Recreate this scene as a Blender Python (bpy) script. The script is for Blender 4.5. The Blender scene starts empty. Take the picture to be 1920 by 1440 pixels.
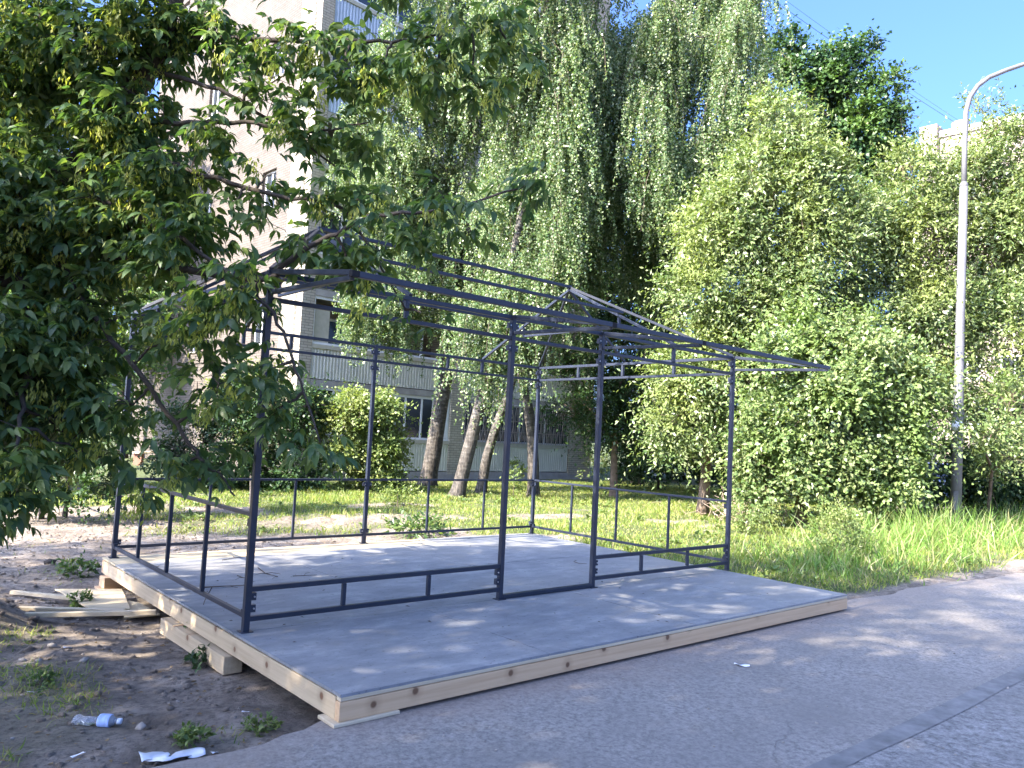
import bpy, math
import numpy as np

# ------------------------------------------------------------------ camera, sky, sun
SC = bpy.context.scene
COL = SC.collection
CAM = np.array([-2.2011, -5.2015, 1.4058])
CR = None
def _basis(yaw, pitch, roll):
    f = np.array([-math.sin(yaw)*math.cos(pitch), math.cos(yaw)*math.cos(pitch), math.sin(pitch)])
    rt = np.array([math.cos(yaw), math.sin(yaw), 0.0]); up = np.cross(rt, f)
    return rt*math.cos(roll)+up*math.sin(roll), -rt*math.sin(roll)+up*math.cos(roll), f
CR, CU, CF = _basis(math.radians(-40.773), math.radians(3.971), math.radians(2.873))
FPX = 1451.38
def at(px, py, dep):
    """point of the place seen at photo pixel (px, py), dep metres away along the view"""
    return CAM + dep*(CF + CR*(px-960)/FPX - CU*(py-720)/FPX)

cam_data = bpy.data.cameras.new('camera')
cam = bpy.data.objects.new('camera', cam_data); COL.objects.link(cam)
from mathutils import Matrix, Vector
cam.matrix_world = Matrix(((CR[0], CU[0], -CF[0], CAM[0]), (CR[1], CU[1], -CF[1], CAM[1]),
                           (CR[2], CU[2], -CF[2], CAM[2]), (0, 0, 0, 1)))
cam_data.sensor_width = 36.0; cam_data.lens = FPX/1920*36.0
cam_data.clip_start = 0.05; cam_data.clip_end = 2000
SC.camera = cam

SUN_EL = math.radians(35)
SUN_XY = np.array([-0.995, 0.07]); SUN_XY /= np.linalg.norm(SUN_XY)
SUN_DIR = np.array([SUN_XY[0]*math.cos(SUN_EL), SUN_XY[1]*math.cos(SUN_EL), math.sin(SUN_EL)])
w = bpy.data.worlds.new('World'); SC.world = w; w.use_nodes = True
nt = w.node_tree; bg = nt.nodes['Background']
sky = nt.nodes.new('ShaderNodeTexSky'); sky.sky_type = 'NISHITA'; sky.sun_disc = False
sky.sun_elevation = SUN_EL
sky.sun_rotation = math.atan2(SUN_XY[0], SUN_XY[1])
sky.altitude = 0; sky.air_density = 0.7; sky.dust_density = 6.0; sky.ozone_density = 10.0
sm = nt.nodes.new('ShaderNodeMix'); sm.data_type = 'RGBA'; sm.blend_type = 'MULTIPLY'; sm.inputs[0].default_value = 1.0
sm.inputs[7].default_value = (0.90, 0.905, 1.0, 1); nt.links.new(sky.outputs[0], sm.inputs[6]); nt.links.new(sm.outputs[2], bg.inputs[0]); bg.inputs[1].default_value = 0.122
sl = bpy.data.lights.new('sun', 'SUN'); sl.energy = 3.7; sl.angle = math.radians(0.53); sl.color = (1.0, 0.90, 0.76)
so = bpy.data.objects.new('sun', sl); COL.objects.link(so)
so.rotation_euler = Vector(SUN_DIR).to_track_quat('Z', 'Y').to_euler()
so.location = (-40, 8, 40)
SC.view_settings.view_transform = 'Standard'; SC.view_settings.look = 'None'
SC.view_settings.exposure = 2.83; SC.view_settings.gamma = 1.0
SC.cycles.max_bounces = 8; SC.cycles.diffuse_bounces = 4; SC.cycles.transmission_bounces = 6
SC.cycles.transparent_max_bounces = 8; SC.cycles.caustics_reflective = False; SC.cycles.caustics_refractive = False

RNG = np.random.default_rng(7)

# ------------------------------------------------------------------ materials
MATS = {}
def newmat(name):
    m = bpy.data.materials.new(name); m.use_nodes = True
    n = m.node_tree; n.nodes.clear()
    o = n.nodes.new('ShaderNodeOutputMaterial'); b = n.nodes.new('ShaderNodeBsdfPrincipled')
    n.links.new(b.outputs[0], o.inputs[0]); MATS[name] = m
    return m, n, b, o
def N(n, t, **kw):
    nd = n.nodes.new(t)
    for k, v in kw.items():
        if k.startswith('i_'):
            nd.inputs[k[2:].replace('_', ' ')].default_value = v
        else: setattr(nd, k, v)
    return nd
def ramp(n, fac, stops):
    r = n.nodes.new('ShaderNodeValToRGB'); e = r.color_ramp.elements
    while len(e) < len(stops): e.new(0.5)
    for k, (p, c) in enumerate(stops): e[k].position = p; e[k].color = (*c, 1) if len(c) == 3 else c
    n.links.new(fac, r.inputs[0]); return r.outputs[0]
def coords(n, scale=(1, 1, 1), loc=(0, 0, 0), rot=(0, 0, 0)):
    tc = n.nodes.new('ShaderNodeTexCoord'); mp = n.nodes.new('ShaderNodeMapping')
    mp.inputs['Scale'].default_value = scale; mp.inputs['Location'].default_value = loc; mp.inputs['Rotation'].default_value = rot
    n.links.new(tc.outputs['Object'], mp.inputs[0]); return mp.outputs[0]
def noise(n, vec, scale, detail=4, rough=0.55):
    t = N(n, 'ShaderNodeTexNoise'); t.inputs['Scale'].default_value = scale
    t.inputs['Detail'].default_value = detail; t.inputs['Roughness'].default_value = rough
    n.links.new(vec, t.inputs['Vector']); return t.outputs['Fac']
def mix(n, fac, a, b, mode='MIX'):
    m = n.nodes.new('ShaderNodeMix'); m.data_type = 'RGBA'; m.blend_type = mode
    for sock, v in ((m.inputs[0], fac), (m.inputs[6], a), (m.inputs[7], b)):
        if isinstance(v, (int, float)): sock.default_value = v
        elif isinstance(v, tuple): sock.default_value = (*v, 1)
        else: n.links.new(v, sock)
    return m.outputs[2]
def bump(n, b, h, strength=0.4, dist=0.01):
    k = n.nodes.new('ShaderNodeBump'); k.inputs['Strength'].default_value = strength; k.inputs['Distance'].default_value = dist
    n.links.new(h, k.inputs['Height']); n.links.new(k.outputs[0], b.inputs['Normal'])
def plain(name, col, rough=0.6, metal=0.0, var=0.15, vs=6.0, bmp=0.0):
    m, n, b, o = newmat(name)
    v = coords(n); f = noise(n, v, vs, 5)
    lo = tuple(c*(1-var) for c in col); hi = tuple(min(1, c*(1+var)) for c in col)
    n.links.new(ramp(n, f, [(0.3, lo), (0.7, hi)]), b.inputs['Base Color'])
    b.inputs['Roughness'].default_value = rough; b.inputs['Metallic'].default_value = metal
    if bmp: bump(n, b, noise(n, v, vs*6, 4), bmp)
    return m
def leafmat(name, cols, transl=0.35, gloss=0.5, patch=None, ps=0.5, tint=(1.15, 1.25, 0.5)):
    """cols: list of leaf colours picked per leaf; patch: colour of larger patches of younger growth"""
    m, n, b, o = newmat(name)
    g = n.nodes.new('ShaderNodeNewGeometry')
    k = len(cols)
    c = ramp(n, g.outputs['Random Per Island'], [((i+0.5)/k, cols[i]) for i in range(k)])
    if patch is not None:
        f = noise(n, coords(n), ps, 2)
        mr = N(n, 'ShaderNodeMapRange'); mr.inputs[1].default_value = 0.45; mr.inputs[2].default_value = 0.68
        n.links.new(f, mr.inputs[0]); c = mix(n, mr.outputs[0], c, patch)
    n.links.new(c, b.inputs['Base Color']); b.inputs['Roughness'].default_value = gloss
    b.inputs['Specular IOR Level'].default_value = 0.35
    t = n.nodes.new('ShaderNodeBsdfTranslucent'); n.links.new(mix(n, 1.0, c, tint, 'MULTIPLY'), t.inputs[0])
    ms = n.nodes.new('ShaderNodeMixShader'); ms.inputs[0].default_value = transl
    n.links.new(b.outputs[0], ms.inputs[1]); n.links.new(t.outputs[0], ms.inputs[2]); n.links.new(ms.outputs[0], o.inputs[0])
    return m

def wood(name, light, dark, axis='X', knots=True, grey=0.0):
    m, n, b, o = newmat(name)
    sc = {'X': (0.7, 22, 22), 'Y': (22, 0.7, 22), 'Z': (22, 22, 0.7)}[axis]
    v = coords(n, sc); f = noise(n, v, 1.6, 6, 0.6)
    c = ramp(n, f, [(0.25, dark), (0.55, light), (0.8, tuple(min(1, x*1.08) for x in light))])
    big = noise(n, coords(n), 1.1, 3)
    c = mix(n, big, c, tuple(x*0.86 for x in light), 'MIX')
    c2 = mix(n, 0.45, ramp(n, f, [(0.25, dark), (0.6, light)]), c)
    if knots:
        vv = N(n, 'ShaderNodeTexVoronoi'); vv.inputs['Scale'].default_value = 4.0; vv.inputs['Randomness'].default_value = 1.0; vv.voronoi_dimensions = '2D'
        sx = n.nodes.new('ShaderNodeSeparateXYZ'); cx = n.nodes.new('ShaderNodeCombineXYZ'); n.links.new(coords(n, (1, 1, 1), (0.3, 0.17, 0.06)), sx.inputs[0])
        n.links.new(sx.outputs[1 if axis == 'Y' else 0], cx.inputs[0]); n.links.new(sx.outputs[2], cx.inputs[1])
        n.links.new(cx.outputs[0], vv.inputs['Vector'])
        sep = n.nodes.new('ShaderNodeSeparateColor'); n.links.new(vv.outputs['Color'], sep.inputs[0])
        mr = N(n, 'ShaderNodeMapRange'); mr.inputs[1].default_value = 0.055; mr.inputs[2].default_value = 0.10
        mr.inputs[3].default_value = 1.0; mr.inputs[4].default_value = 0.0
        am = N(n, 'ShaderNodeMath', operation='ADD'); am.inputs[1].default_value = 0.45; n.links.new(sep.outputs[1], am.inputs[0])
        dv = N(n, 'ShaderNodeMath', operation='DIVIDE'); n.links.new(vv.outputs['Distance'], dv.inputs[0]); n.links.new(am.outputs[0], dv.inputs[1])
        n.links.new(dv.outputs[0], mr.inputs[0])
        gt = N(n, 'ShaderNodeMath', operation='GREATER_THAN'); gt.inputs[1].default_value = 0.42; n.links.new(sep.outputs[0], gt.inputs[0])
        mu = N(n, 'ShaderNodeMath', operation='MULTIPLY'); n.links.new(mr.outputs[0], mu.inputs[0]); n.links.new(gt.outputs[0], mu.inputs[1])
        halo = N(n, 'ShaderNodeMapRange'); halo.inputs[1].default_value = 0.08; halo.inputs[2].default_value = 0.26
        halo.inputs[3].default_value = 0.45; halo.inputs[4].default_value = 0.0
        n.links.new(vv.outputs['Distance'], halo.inputs[0])
        hm = N(n, 'ShaderNodeMath', operation='MULTIPLY'); n.links.new(halo.outputs[0], hm.inputs[0]); n.links.new(gt.outputs[0], hm.inputs[1])
        c2 = mix(n, hm.outputs[0], c2, tuple(x*0.72 for x in dark))
        c2 = mix(n, mu.outputs[0], c2, (0.17, 0.085, 0.04))
    n.links.new(c2, b.inputs['Base Color']); b.inputs['Roughness'].default_value = 0.75
    bump(n, b, f, 0.25, 0.004)
    return m

wood('fresh pine', (0.66, 0.45, 0.255), (0.50, 0.30, 0.15), 'X')
wood('side pine', (0.52, 0.41, 0.265), (0.36, 0.265, 0.16), 'Y')
wood('batten wood', (0.60, 0.50, 0.34), (0.45, 0.35, 0.22), 'X', knots=False)
plain('raw plywood', (0.53, 0.43, 0.27), 0.85, var=0.14, vs=5, bmp=0.15)
plain('steel paint', (0.0125, 0.018, 0.033), 0.45, var=0.2, vs=9)
plain('bolt steel', (0.5, 0.5, 0.5), 0.35, 0.9)
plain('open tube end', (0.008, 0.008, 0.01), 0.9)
plain('white paper', (0.74, 0.76, 0.80), 0.8, var=0.05)
plain('lamp steel', (0.135, 0.135, 0.14), 0.6, 0.15, var=0.13, vs=3)
plain('concrete', (0.33, 0.31, 0.28), 0.9, var=0.2, vs=3)
plain('white frame', (0.72, 0.72, 0.70), 0.5, var=0.06)
plain('beige ledge', (0.44, 0.41, 0.32), 0.8, var=0.1)
plain('dark room', (0.03, 0.028, 0.025), 0.9)
plain('grille iron', (0.32, 0.28, 0.25), 0.6, var=0.2)
plain('corrugated sheet', (0.56, 0.55, 0.46), 0.6, var=0.08, vs=2)
plain('blue sheet', (0.40, 0.47, 0.56), 0.6, var=0.08, vs=2)
plain('pale render', (0.30, 0.25, 0.215), 0.9, var=0.08, vs=0.7)
plain('cable black', (0.04, 0.04, 0.05), 0.7)
plain('tyre rubber', (0.02, 0.02, 0.02), 0.85)
plain('wheel alloy', (0.5, 0.5, 0.52), 0.35, 0.8)
plain('dry wood', (0.33, 0.25, 0.19), 0.9, var=0.3, vs=14)
plain('stone', (0.29, 0.26, 0.225), 0.9, var=0.25, vs=12)
plain('red brown wood', (0.16, 0.07, 0.04), 0.8, var=0.2)
plain('twig bark', (0.10, 0.075, 0.055), 0.9, var=0.3, vs=20)
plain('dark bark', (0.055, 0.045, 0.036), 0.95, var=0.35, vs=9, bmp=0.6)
plain('brown bark', (0.16, 0.115, 0.085), 0.95, var=0.35, vs=9, bmp=0.6)
plain('bottle cap', (0.62, 0.68, 0.76), 0.4, var=0.05)
plain('bottle label', (0.34, 0.46, 0.78), 0.5, var=0.3, vs=30)
plain('bitumen seam', (0.172, 0.168, 0.158), 0.85, var=0.3, vs=9, bmp=0.2)

def glassmat(name, col, rough=0.06):
    m, n, b, o = newmat(name)
    b.inputs['Base Color'].default_value = (*col, 1); b.inputs['Roughness'].default_value = rough
    b.inputs['Specular IOR Level'].default_value = 0.8
    bump(n, b, noise(n, coords(n), 1.2, 2), 0.06, 0.02)
    return m
glassmat('window glass', (0.03, 0.035, 0.04)); glassmat('car glass', (0.02, 0.025, 0.03))
m, n, b, o = newmat('clear plastic')
b.inputs['Base Color'].default_value = (0.80, 0.86, 0.95, 1); b.inputs['Transmission Weight'].default_value = 0.75
b.inputs['Roughness'].default_value = 0.18; b.inputs['IOR'].default_value = 1.25
def carpaint(name, col):
    m, n, b, o = newmat(name)
    b.inputs['Base Color'].default_value = (*col, 1); b.inputs['Roughness'].default_value = 0.3
    b.inputs['Coat Weight'].default_value = 0.6; b.inputs['Coat Roughness'].default_value = 0.08
    n.links.new(ramp(n, noise(n, coords(n), 2, 4), [(0.3, tuple(c*0.92 for c in col)), (0.7, col)]), b.inputs['Base Color'])
carpaint('silver car paint', (0.52, 0.56, 0.62)); carpaint('blue car paint', (0.10, 0.17, 0.33)); carpaint('dark car paint', (0.035, 0.04, 0.05))

def brick(name, along, c1, c2, mortar, bw=0.27, bh=0.085):
    m, n, b, o = newmat(name)
    tc = n.nodes.new('ShaderNodeTexCoord'); s = n.nodes.new('ShaderNodeSeparateXYZ'); c = n.nodes.new('ShaderNodeCombineXYZ')
    n.links.new(tc.outputs['Object'], s.inputs[0]); n.links.new(s.outputs[along], c.inputs[0]); n.links.new(s.outputs[2], c.inputs[1])
    t = n.nodes.new('ShaderNodeTexBrick'); n.links.new(c.outputs[0], t.inputs['Vector'])
    t.inputs['Color1'].default_value = (*c1, 1); t.inputs['Color2'].default_value = (*c2, 1); t.inputs['Mortar'].default_value = (*mortar, 1)
    t.inputs['Scale'].default_value = 1.0; t.inputs['Mortar Size'].default_value = 0.011; t.inputs['Brick Width'].default_value = bw
    t.inputs['Row Height'].default_value = bh; t.inputs['Mortar Smooth'].default_value = 0.2; t.inputs['Bias'].default_value = 0.0
    f = noise(n, tc.outputs['Object'], 1.3, 5)
    col = mix(n, 0.35, t.outputs['Color'], ramp(n, f, [(0.3, tuple(x*0.72 for x in c1)), (0.7, c2)]))
    n.links.new(col, b.inputs['Base Color']); b.inputs['Roughness'].default_value = 0.9
    bump(n, b, t.outputs['Fac'], -0.5, 0.01)
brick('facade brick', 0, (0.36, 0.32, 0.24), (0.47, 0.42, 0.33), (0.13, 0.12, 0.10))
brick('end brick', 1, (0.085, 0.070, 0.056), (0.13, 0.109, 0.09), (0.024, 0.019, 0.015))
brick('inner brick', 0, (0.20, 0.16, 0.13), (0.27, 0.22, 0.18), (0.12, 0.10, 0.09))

# birch bark: pale with dark horizontal marks, darker and furrowed at the foot
m, n, b, o = newmat('birch bark')
v = coords(n, (5, 5, 16)); f = noise(n, v, 1.0, 5, 0.65)
c = ramp(n, f, [(0.40, (0.022, 0.02, 0.018)), (0.54, (0.085, 0.078, 0.068)), (0.70, (0.24, 0.225, 0.20))])
tc = n.nodes.new('ShaderNodeTexCoord'); s = n.nodes.new('ShaderNodeSeparateXYZ'); n.links.new(tc.outputs['Object'], s.inputs[0])
mr = N(n, 'ShaderNodeMapRange'); mr.inputs[1].default_value = 0.0; mr.inputs[2].default_value = 3.2; mr.inputs[3].default_value = 0.9; mr.inputs[4].default_value = 0.15
n.links.new(s.outputs[2], mr.inputs[0])
f2 = noise(n, coords(n, (9, 9, 3)), 2.2, 5)
c = mix(n, mr.outputs[0], c, ramp(n, f2, [(0.40, (0.022, 0.019, 0.016)), (0.68, (0.125, 0.105, 0.085))]))
n.links.new(c, b.inputs['Base Color']); b.inputs['Roughness'].default_value = 0.9; bump(n, b, f2, 0.7, 0.03)

# asphalt of the path: fine grit, patches, dirt washed onto it along the platform edge
def asphalt(name, base, grit_lo, grit_hi, gs, dirt=True):
    m, n, b, o = newmat(name)
    v = coords(n)
    g = noise(n, v, gs, 6, 0.75); p = noise(n, v, 0.9, 5, 0.6)
    c = ramp(n, g, [(0.36, grit_lo), (0.5, base), (0.66, grit_hi)])
    c = mix(n, ramp(n, p, [(0.38, (0, 0, 0)), (0.66, (0.75, 0.75, 0.75))]), c, tuple(x*0.76 for x in base))
    vo = N(n, 'ShaderNodeTexVoronoi'); vo.inputs['Scale'].default_value = 7.0; n.links.new(v, vo.inputs['Vector'])
    sp = N(n, 'ShaderNodeMapRange'); sp.inputs[1].default_value = 0.05; sp.inputs[2].default_value = 0.09; sp.inputs[3].default_value = 0.6; sp.inputs[4].default_value = 0.0
    n.links.new(vo.outputs['Distance'], sp.inputs[0]); c = mix(n, sp.outputs[0], c, tuple(x*0.4 for x in base))
    ck = N(n, 'ShaderNodeTexVoronoi'); ck.feature = 'DISTANCE_TO_EDGE'; ck.inputs['Scale'].default_value = 0.55
    wv = n.nodes.new('ShaderNodeVectorMath'); wv.operation = 'MULTIPLY_ADD'; nz = N(n, 'ShaderNodeTexNoise'); nz.inputs['Scale'].default_value = 2.2; nz.inputs['Detail'].default_value = 6
    n.links.new(v, nz.inputs['Vector']); n.links.new(nz.outputs['Color'], wv.inputs[0]); wv.inputs[1].default_value = (.55, .55, 0); n.links.new(v, wv.inputs[2]); n.links.new(wv.outputs[0], ck.inputs['Vector'])
    cm = N(n, 'ShaderNodeMapRange'); cm.inputs[1].default_value = 0.002; cm.inputs[2].default_value = 0.006; cm.inputs[3].default_value = 0.5; cm.inputs[4].default_value = 0.0; n.links.new(ck.outputs['Distance'], cm.inputs[0])
    cs = N(n, 'ShaderNodeMapRange'); cs.inputs[1].default_value = 0.5; cs.inputs[2].default_value = 0.6; n.links.new(noise(n, v, 0.7, 3), cs.inputs[0])
    cx_ = N(n, 'ShaderNodeMath', operation='MULTIPLY'); n.links.new(cm.outputs[0], cx_.inputs[0]); n.links.new(cs.outputs[0], cx_.inputs[1])
    c = mix(n, cx_.outputs[0], c, (0.035, 0.034, 0.033))
    if dirt:
        s = n.nodes.new('ShaderNodeSeparateXYZ'); tc = n.nodes.new('ShaderNodeTexCoord'); n.links.new(tc.outputs['Object'], s.inputs[0])
        q = noise(n, v, 1.7, 6, 0.65)
        a = N(n, 'ShaderNodeMath', operation='MULTIPLY_ADD'); a.inputs[1].default_value = 1.1; n.links.new(q, a.inputs[0]); n.links.new(s.outputs[1], a.inputs[2])
        mr = N(n, 'ShaderNodeMapRange'); mr.inputs[1].default_value = -1.42; mr.inputs[2].default_value = -0.85
        n.links.new(a.outputs[0], mr.inputs[0])
        c = mix(n, mr.outputs[0], c, ramp(n, g, [(0.35, (0.20, 0.165, 0.135)), (0.65, (0.31, 0.265, 0.22))]))
    n.links.new(c, b.inputs['Base Color']); b.inputs['Roughness'].default_value = 0.85
    bump(n, b, g, 0.35, 0.006)
asphalt('path asphalt', (0.245, 0.226, 0.198), (0.13, 0.12, 0.106), (0.36, 0.33, 0.29), 34)
asphalt('coarse asphalt', (0.215, 0.206, 0.188), (0.09, 0.086, 0.08), (0.36, 0.343, 0.315), 27, False)

# deck sheets: grey faced plywood with dust
m, n, b, o = newmat('grey deck')
v = coords(n, (1.0, 2.0, 1)); f = noise(n, v, 2.6, 8, 0.72); f2 = noise(n, coords(n), 0.55, 4)
c = ramp(n, f, [(0.3, (0.15, 0.158, 0.168)), (0.5, (0.217, 0.225, 0.234)), (0.72, (0.35, 0.35, 0.34))])
c = mix(n, ramp(n, f2, [(0.45, (0, 0, 0)), (0.7, (0.6, 0.6, 0.6))]), c, (0.27, 0.25, 0.22))
f3 = noise(n, coords(n), 26, 4, 0.7)
c = mix(n, ramp(n, f3, [(0.60, (0, 0, 0)), (0.70, (0.7, 0.7, 0.7))]), c, (0.075, 0.07, 0.066))
n.links.new(c, b.inputs['Base Color']); b.inputs['Roughness'].default_value = 0.62; bump(n, b, f, 0.08, 0.003)

# soil, with a green share carried by the ground mesh (attribute «turf»)
m, n, b, o = newmat('soil')
v = coords(n); f = noise(n, v, 2.3, 8, 0.68); g = noise(n, v, 19, 8, 0.78)
c = ramp(n, f, [(0.30, (0.14, 0.112, 0.087)), (0.5, (0.30, 0.248, 0.197)), (0.68, (0.47, 0.40, 0.33))])
c = mix(n, ramp(n, g, [(0.40, (0.7, 0.7, 0.7)), (0.53, (0, 0, 0))]), c, (0.10, 0.08, 0.063))
at_ = n.nodes.new('ShaderNodeAttribute'); at_.attribute_name = 'turf'
gr = ramp(n, g, [(0.35, (0.035, 0.05, 0.014)), (0.65, (0.12, 0.15, 0.04))])
c = mix(n, at_.outputs['Fac'], c, gr)
n.links.new(c, b.inputs['Base Color']); b.inputs['Roughness'].default_value = 0.95; bump(n, b, g, 1.0, 0.06)

leafmat('box elder leaf', [(0.06, 0.115, 0.046), (0.085, 0.15, 0.056), (0.115, 0.18, 0.06), (0.17, 0.225, 0.07)], 0.46, 0.34)
leafmat('samara', [(0.38, 0.42, 0.10), (0.48, 0.50, 0.14), (0.33, 0.36, 0.09)], 0.5)
leafmat('birch leaf', [(0.075, 0.135, 0.055), (0.12, 0.185, 0.075), (0.18, 0.235, 0.105), (0.29, 0.33, 0.20)], 0.38, 0.30)
leafmat('maple leaf', [(0.020, 0.052, 0.026), (0.028, 0.068, 0.03), (0.04, 0.09, 0.034)], 0.3, 0.4, (0.09, 0.16, 0.035), 0.35)
leafmat('willow leaf', [(0.085, 0.14, 0.05), (0.135, 0.195, 0.068), (0.19, 0.245, 0.095), (0.28, 0.32, 0.175)], 0.34, 0.30, (0.22, 0.265, 0.085), 0.5)
leafmat('apple leaf', [(0.10, 0.16, 0.055), (0.165, 0.225, 0.08), (0.27, 0.315, 0.15)], 0.34, 0.30, (0.15, 0.22, 0.065), 0.7)
leafmat('bush leaf', [(0.11, 0.17, 0.05), (0.16, 0.22, 0.07), (0.23, 0.28, 0.10)], 0.38, 0.36, (0.25, 0.27, 0.09), 0.9)
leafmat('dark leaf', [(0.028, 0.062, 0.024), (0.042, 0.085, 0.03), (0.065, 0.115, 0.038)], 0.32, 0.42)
leafmat('grass blade', [(0.12, 0.20, 0.04), (0.19, 0.27, 0.05), (0.25, 0.31, 0.065), (0.31, 0.33, 0.09), (0.34, 0.30, 0.15)], 0.42, 0.45)
leafmat('tall grass blade', [(0.12, 0.23, 0.045), (0.17, 0.29, 0.06), (0.23, 0.33, 0.08), (0.34, 0.33, 0.17)], 0.42, 0.4)
leafmat('dry leaf', [(0.22, 0.14, 0.07), (0.30, 0.21, 0.11)], 0.2, 0.7)

# ------------------------------------------------------------------ mesh helpers
def nrm(v):
    v = np.asarray(v, float); return v/np.maximum(np.linalg.norm(v, axis=-1, keepdims=True), 1e-9)
class MB:
    def __init__(s): s.v = []; s.f = []
    def add(s, V, Fs):
        k = len(s.v); s.v += [tuple(map(float, p)) for p in V]; s.f += [tuple(k+i for i in q) for q in Fs]
    def box(s, lo, hi):
        x0, y0, z0 = lo; x1, y1, z1 = hi
        s.add([(x0,y0,z0),(x1,y0,z0),(x1,y1,z0),(x0,y1,z0),(x0,y0,z1),(x1,y0,z1),(x1,y1,z1),(x0,y1,z1)],
              [(0,3,2,1),(4,5,6,7),(0,1,5,4),(1,2,6,5),(2,3,7,6),(3,0,4,7)]); return s
    def beam(s, p0, p1, w, h, up=(0, 0, 1)):
        p0 = np.array(p0, float); p1 = np.array(p1, float); d = nrm(p1-p0)
        up = np.array(up, float)
        if abs(d@up) > 0.98: up = np.array([0, 1.0, 0])
        a = nrm(np.cross(d, up)); b = np.cross(a, d)
        V = []
        for p in (p0, p1):
            for i, j in ((-1,-1),(1,-1),(1,1),(-1,1)): V.append(p+a*i*w/2+b*j*h/2)
        s.add(V, [(0,1,2,3),(7,6,5,4),(0,4,5,1),(1,5,6,2),(2,6,7,3),(3,7,4,0)]); return s
    def tube(s, pts, rad, n=8, cap=True):
        pts = np.array(pts, float); k = len(pts)
        rad = np.full(k, rad) if np.isscalar(rad) else np.array(rad, float)
        T = nrm(np.gradient(pts, axis=0)); ref = np.array([0.31, 0.2, 0.93])
        if abs(T[0]@ref) > 0.9: ref = np.array([1.0, 0, 0])
        V = []; A = nrm(np.cross(T[0], ref))
        for i in range(k):
            A = nrm(A - T[i]*(A@T[i])); B = np.cross(T[i], A)
            for j in range(n):
                t = 2*math.pi*j/n; V.append(pts[i]+rad[i]*(A*math.cos(t)+B*math.sin(t)))
        Fs = [(i*n+j, i*n+(j+1) % n, (i+1)*n+(j+1) % n, (i+1)*n+j) for i in range(k-1) for j in range(n)]
        if cap: Fs += [tuple(range(n))[::-1], tuple((k-1)*n+j for j in range(n))]
        s.add(V, Fs); return s
    def lathe(s, prof, c=(0, 0, 0), n=20):
        V = []; k = len(prof)
        for rr, z in prof:
            for j in range(n):
                t = 2*math.pi*j/n; V.append((c[0]+rr*math.cos(t), c[1]+rr*math.sin(t), c[2]+z))
        Fs = [(i*n+j, i*n+(j+1) % n, (i+1)*n+(j+1) % n, (i+1)*n+j) for i in range(k-1) for j in range(n)]
        Fs += [tuple(range(n))[::-1], tuple((k-1)*n+j for j in range(n))]
        s.add(V, Fs); return s
    def prism(s, poly, z0, z1):
        k = len(poly)
        V = [(x, y, z0) for x, y in poly]+[(x, y, z1) for x, y in poly]
        s.add(V, [tuple(range(k))[::-1], tuple(range(k, 2*k))]+[(i, (i+1) % k, k+(i+1) % k, k+i) for i in range(k)]); return s
    def build(s, name, mat, parent=None, off=(0, 0, 0), smooth=False, bevel=0):
        me = bpy.data.meshes.new(name)
        V = np.array(s.v)-np.array(off)
        me.from_pydata(V.tolist(), [], s.f); me.update()
        return link(name, me, mat, parent, smooth, bevel)
def link(name, me, mat, parent=None, smooth=False, bevel=0):
    o = bpy.data.objects.new(name, me); COL.objects.link(o)
    for m in ([mat] if isinstance(mat, str) else mat): me.materials.append(MATS[m])
    if smooth: me.shade_smooth()
    if bevel:
        b = o.modifiers.new('edge', 'BEVEL'); b.width = bevel; b.segments = 2; b.limit_method = 'ANGLE'
    if parent is not None: o.parent = parent
    return o
def tag(o, label=None, cat=None, group=None, kind=None):
    for k, v in (('label', label), ('category', cat), ('group', group), ('kind', kind)):
        if v: o[k] = v
    return o
def empty(name, loc, label, cat, group=None, rz=0):
    o = bpy.data.objects.new(name, None); COL.objects.link(o); o.location = tuple(map(float, loc)); o.rotation_euler = (0, 0, rz)
    o.empty_display_size = 0.3
    return tag(o, label, cat, group)
def np_mesh(name, V, idx, sizes):
    me = bpy.data.meshes.new(name)
    me.vertices.add(len(V)); me.vertices.foreach_set('co', np.ascontiguousarray(V, dtype=np.float32).ravel())
    me.loops.add(len(idx)); me.loops.foreach_set('vertex_index', np.ascontiguousarray(idx, dtype=np.int32))
    st = np.concatenate([[0], np.cumsum(sizes)[:-1]]).astype(np.int32)
    me.polygons.add(len(sizes)); me.polygons.foreach_set('loop_start', st)
    me.update(calc_edges=True); me.validate()
    return me
QUAD_T = (np.array([[0, 0, 0], [0.42, 0.5, 0.10], [1, 0, -0.06], [0.42, -0.5, 0.10]]), [(0, 3, 2, 1)])
LEAF_T = (np.array([[0, 0, 0], [0.24, 0.42, 0.05], [0.28, 0, 0.0], [0.24, -0.42, 0.05], [0.58, 0.40, -0.01], [0.62, 0, -0.07],
                    [0.58, -0.40, -0.01], [1, 0, -0.26]]),
          [(0, 2, 1), (0, 3, 2), (1, 2, 5, 4), (2, 3, 6, 5), (4, 5, 7), (5, 6, 7)])
BLADE_T = (np.array([[0, 0.5, 0], [0, -0.5, 0], [0.5, 0.42, -0.05], [0.5, -0.42, -0.05], [0.82, 0.24, -0.2], [0.82, -0.24, -0.2], [1, 0, -0.38]]),
           [(0, 1, 3, 2), (2, 3, 5, 4), (4, 5, 6)])
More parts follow.
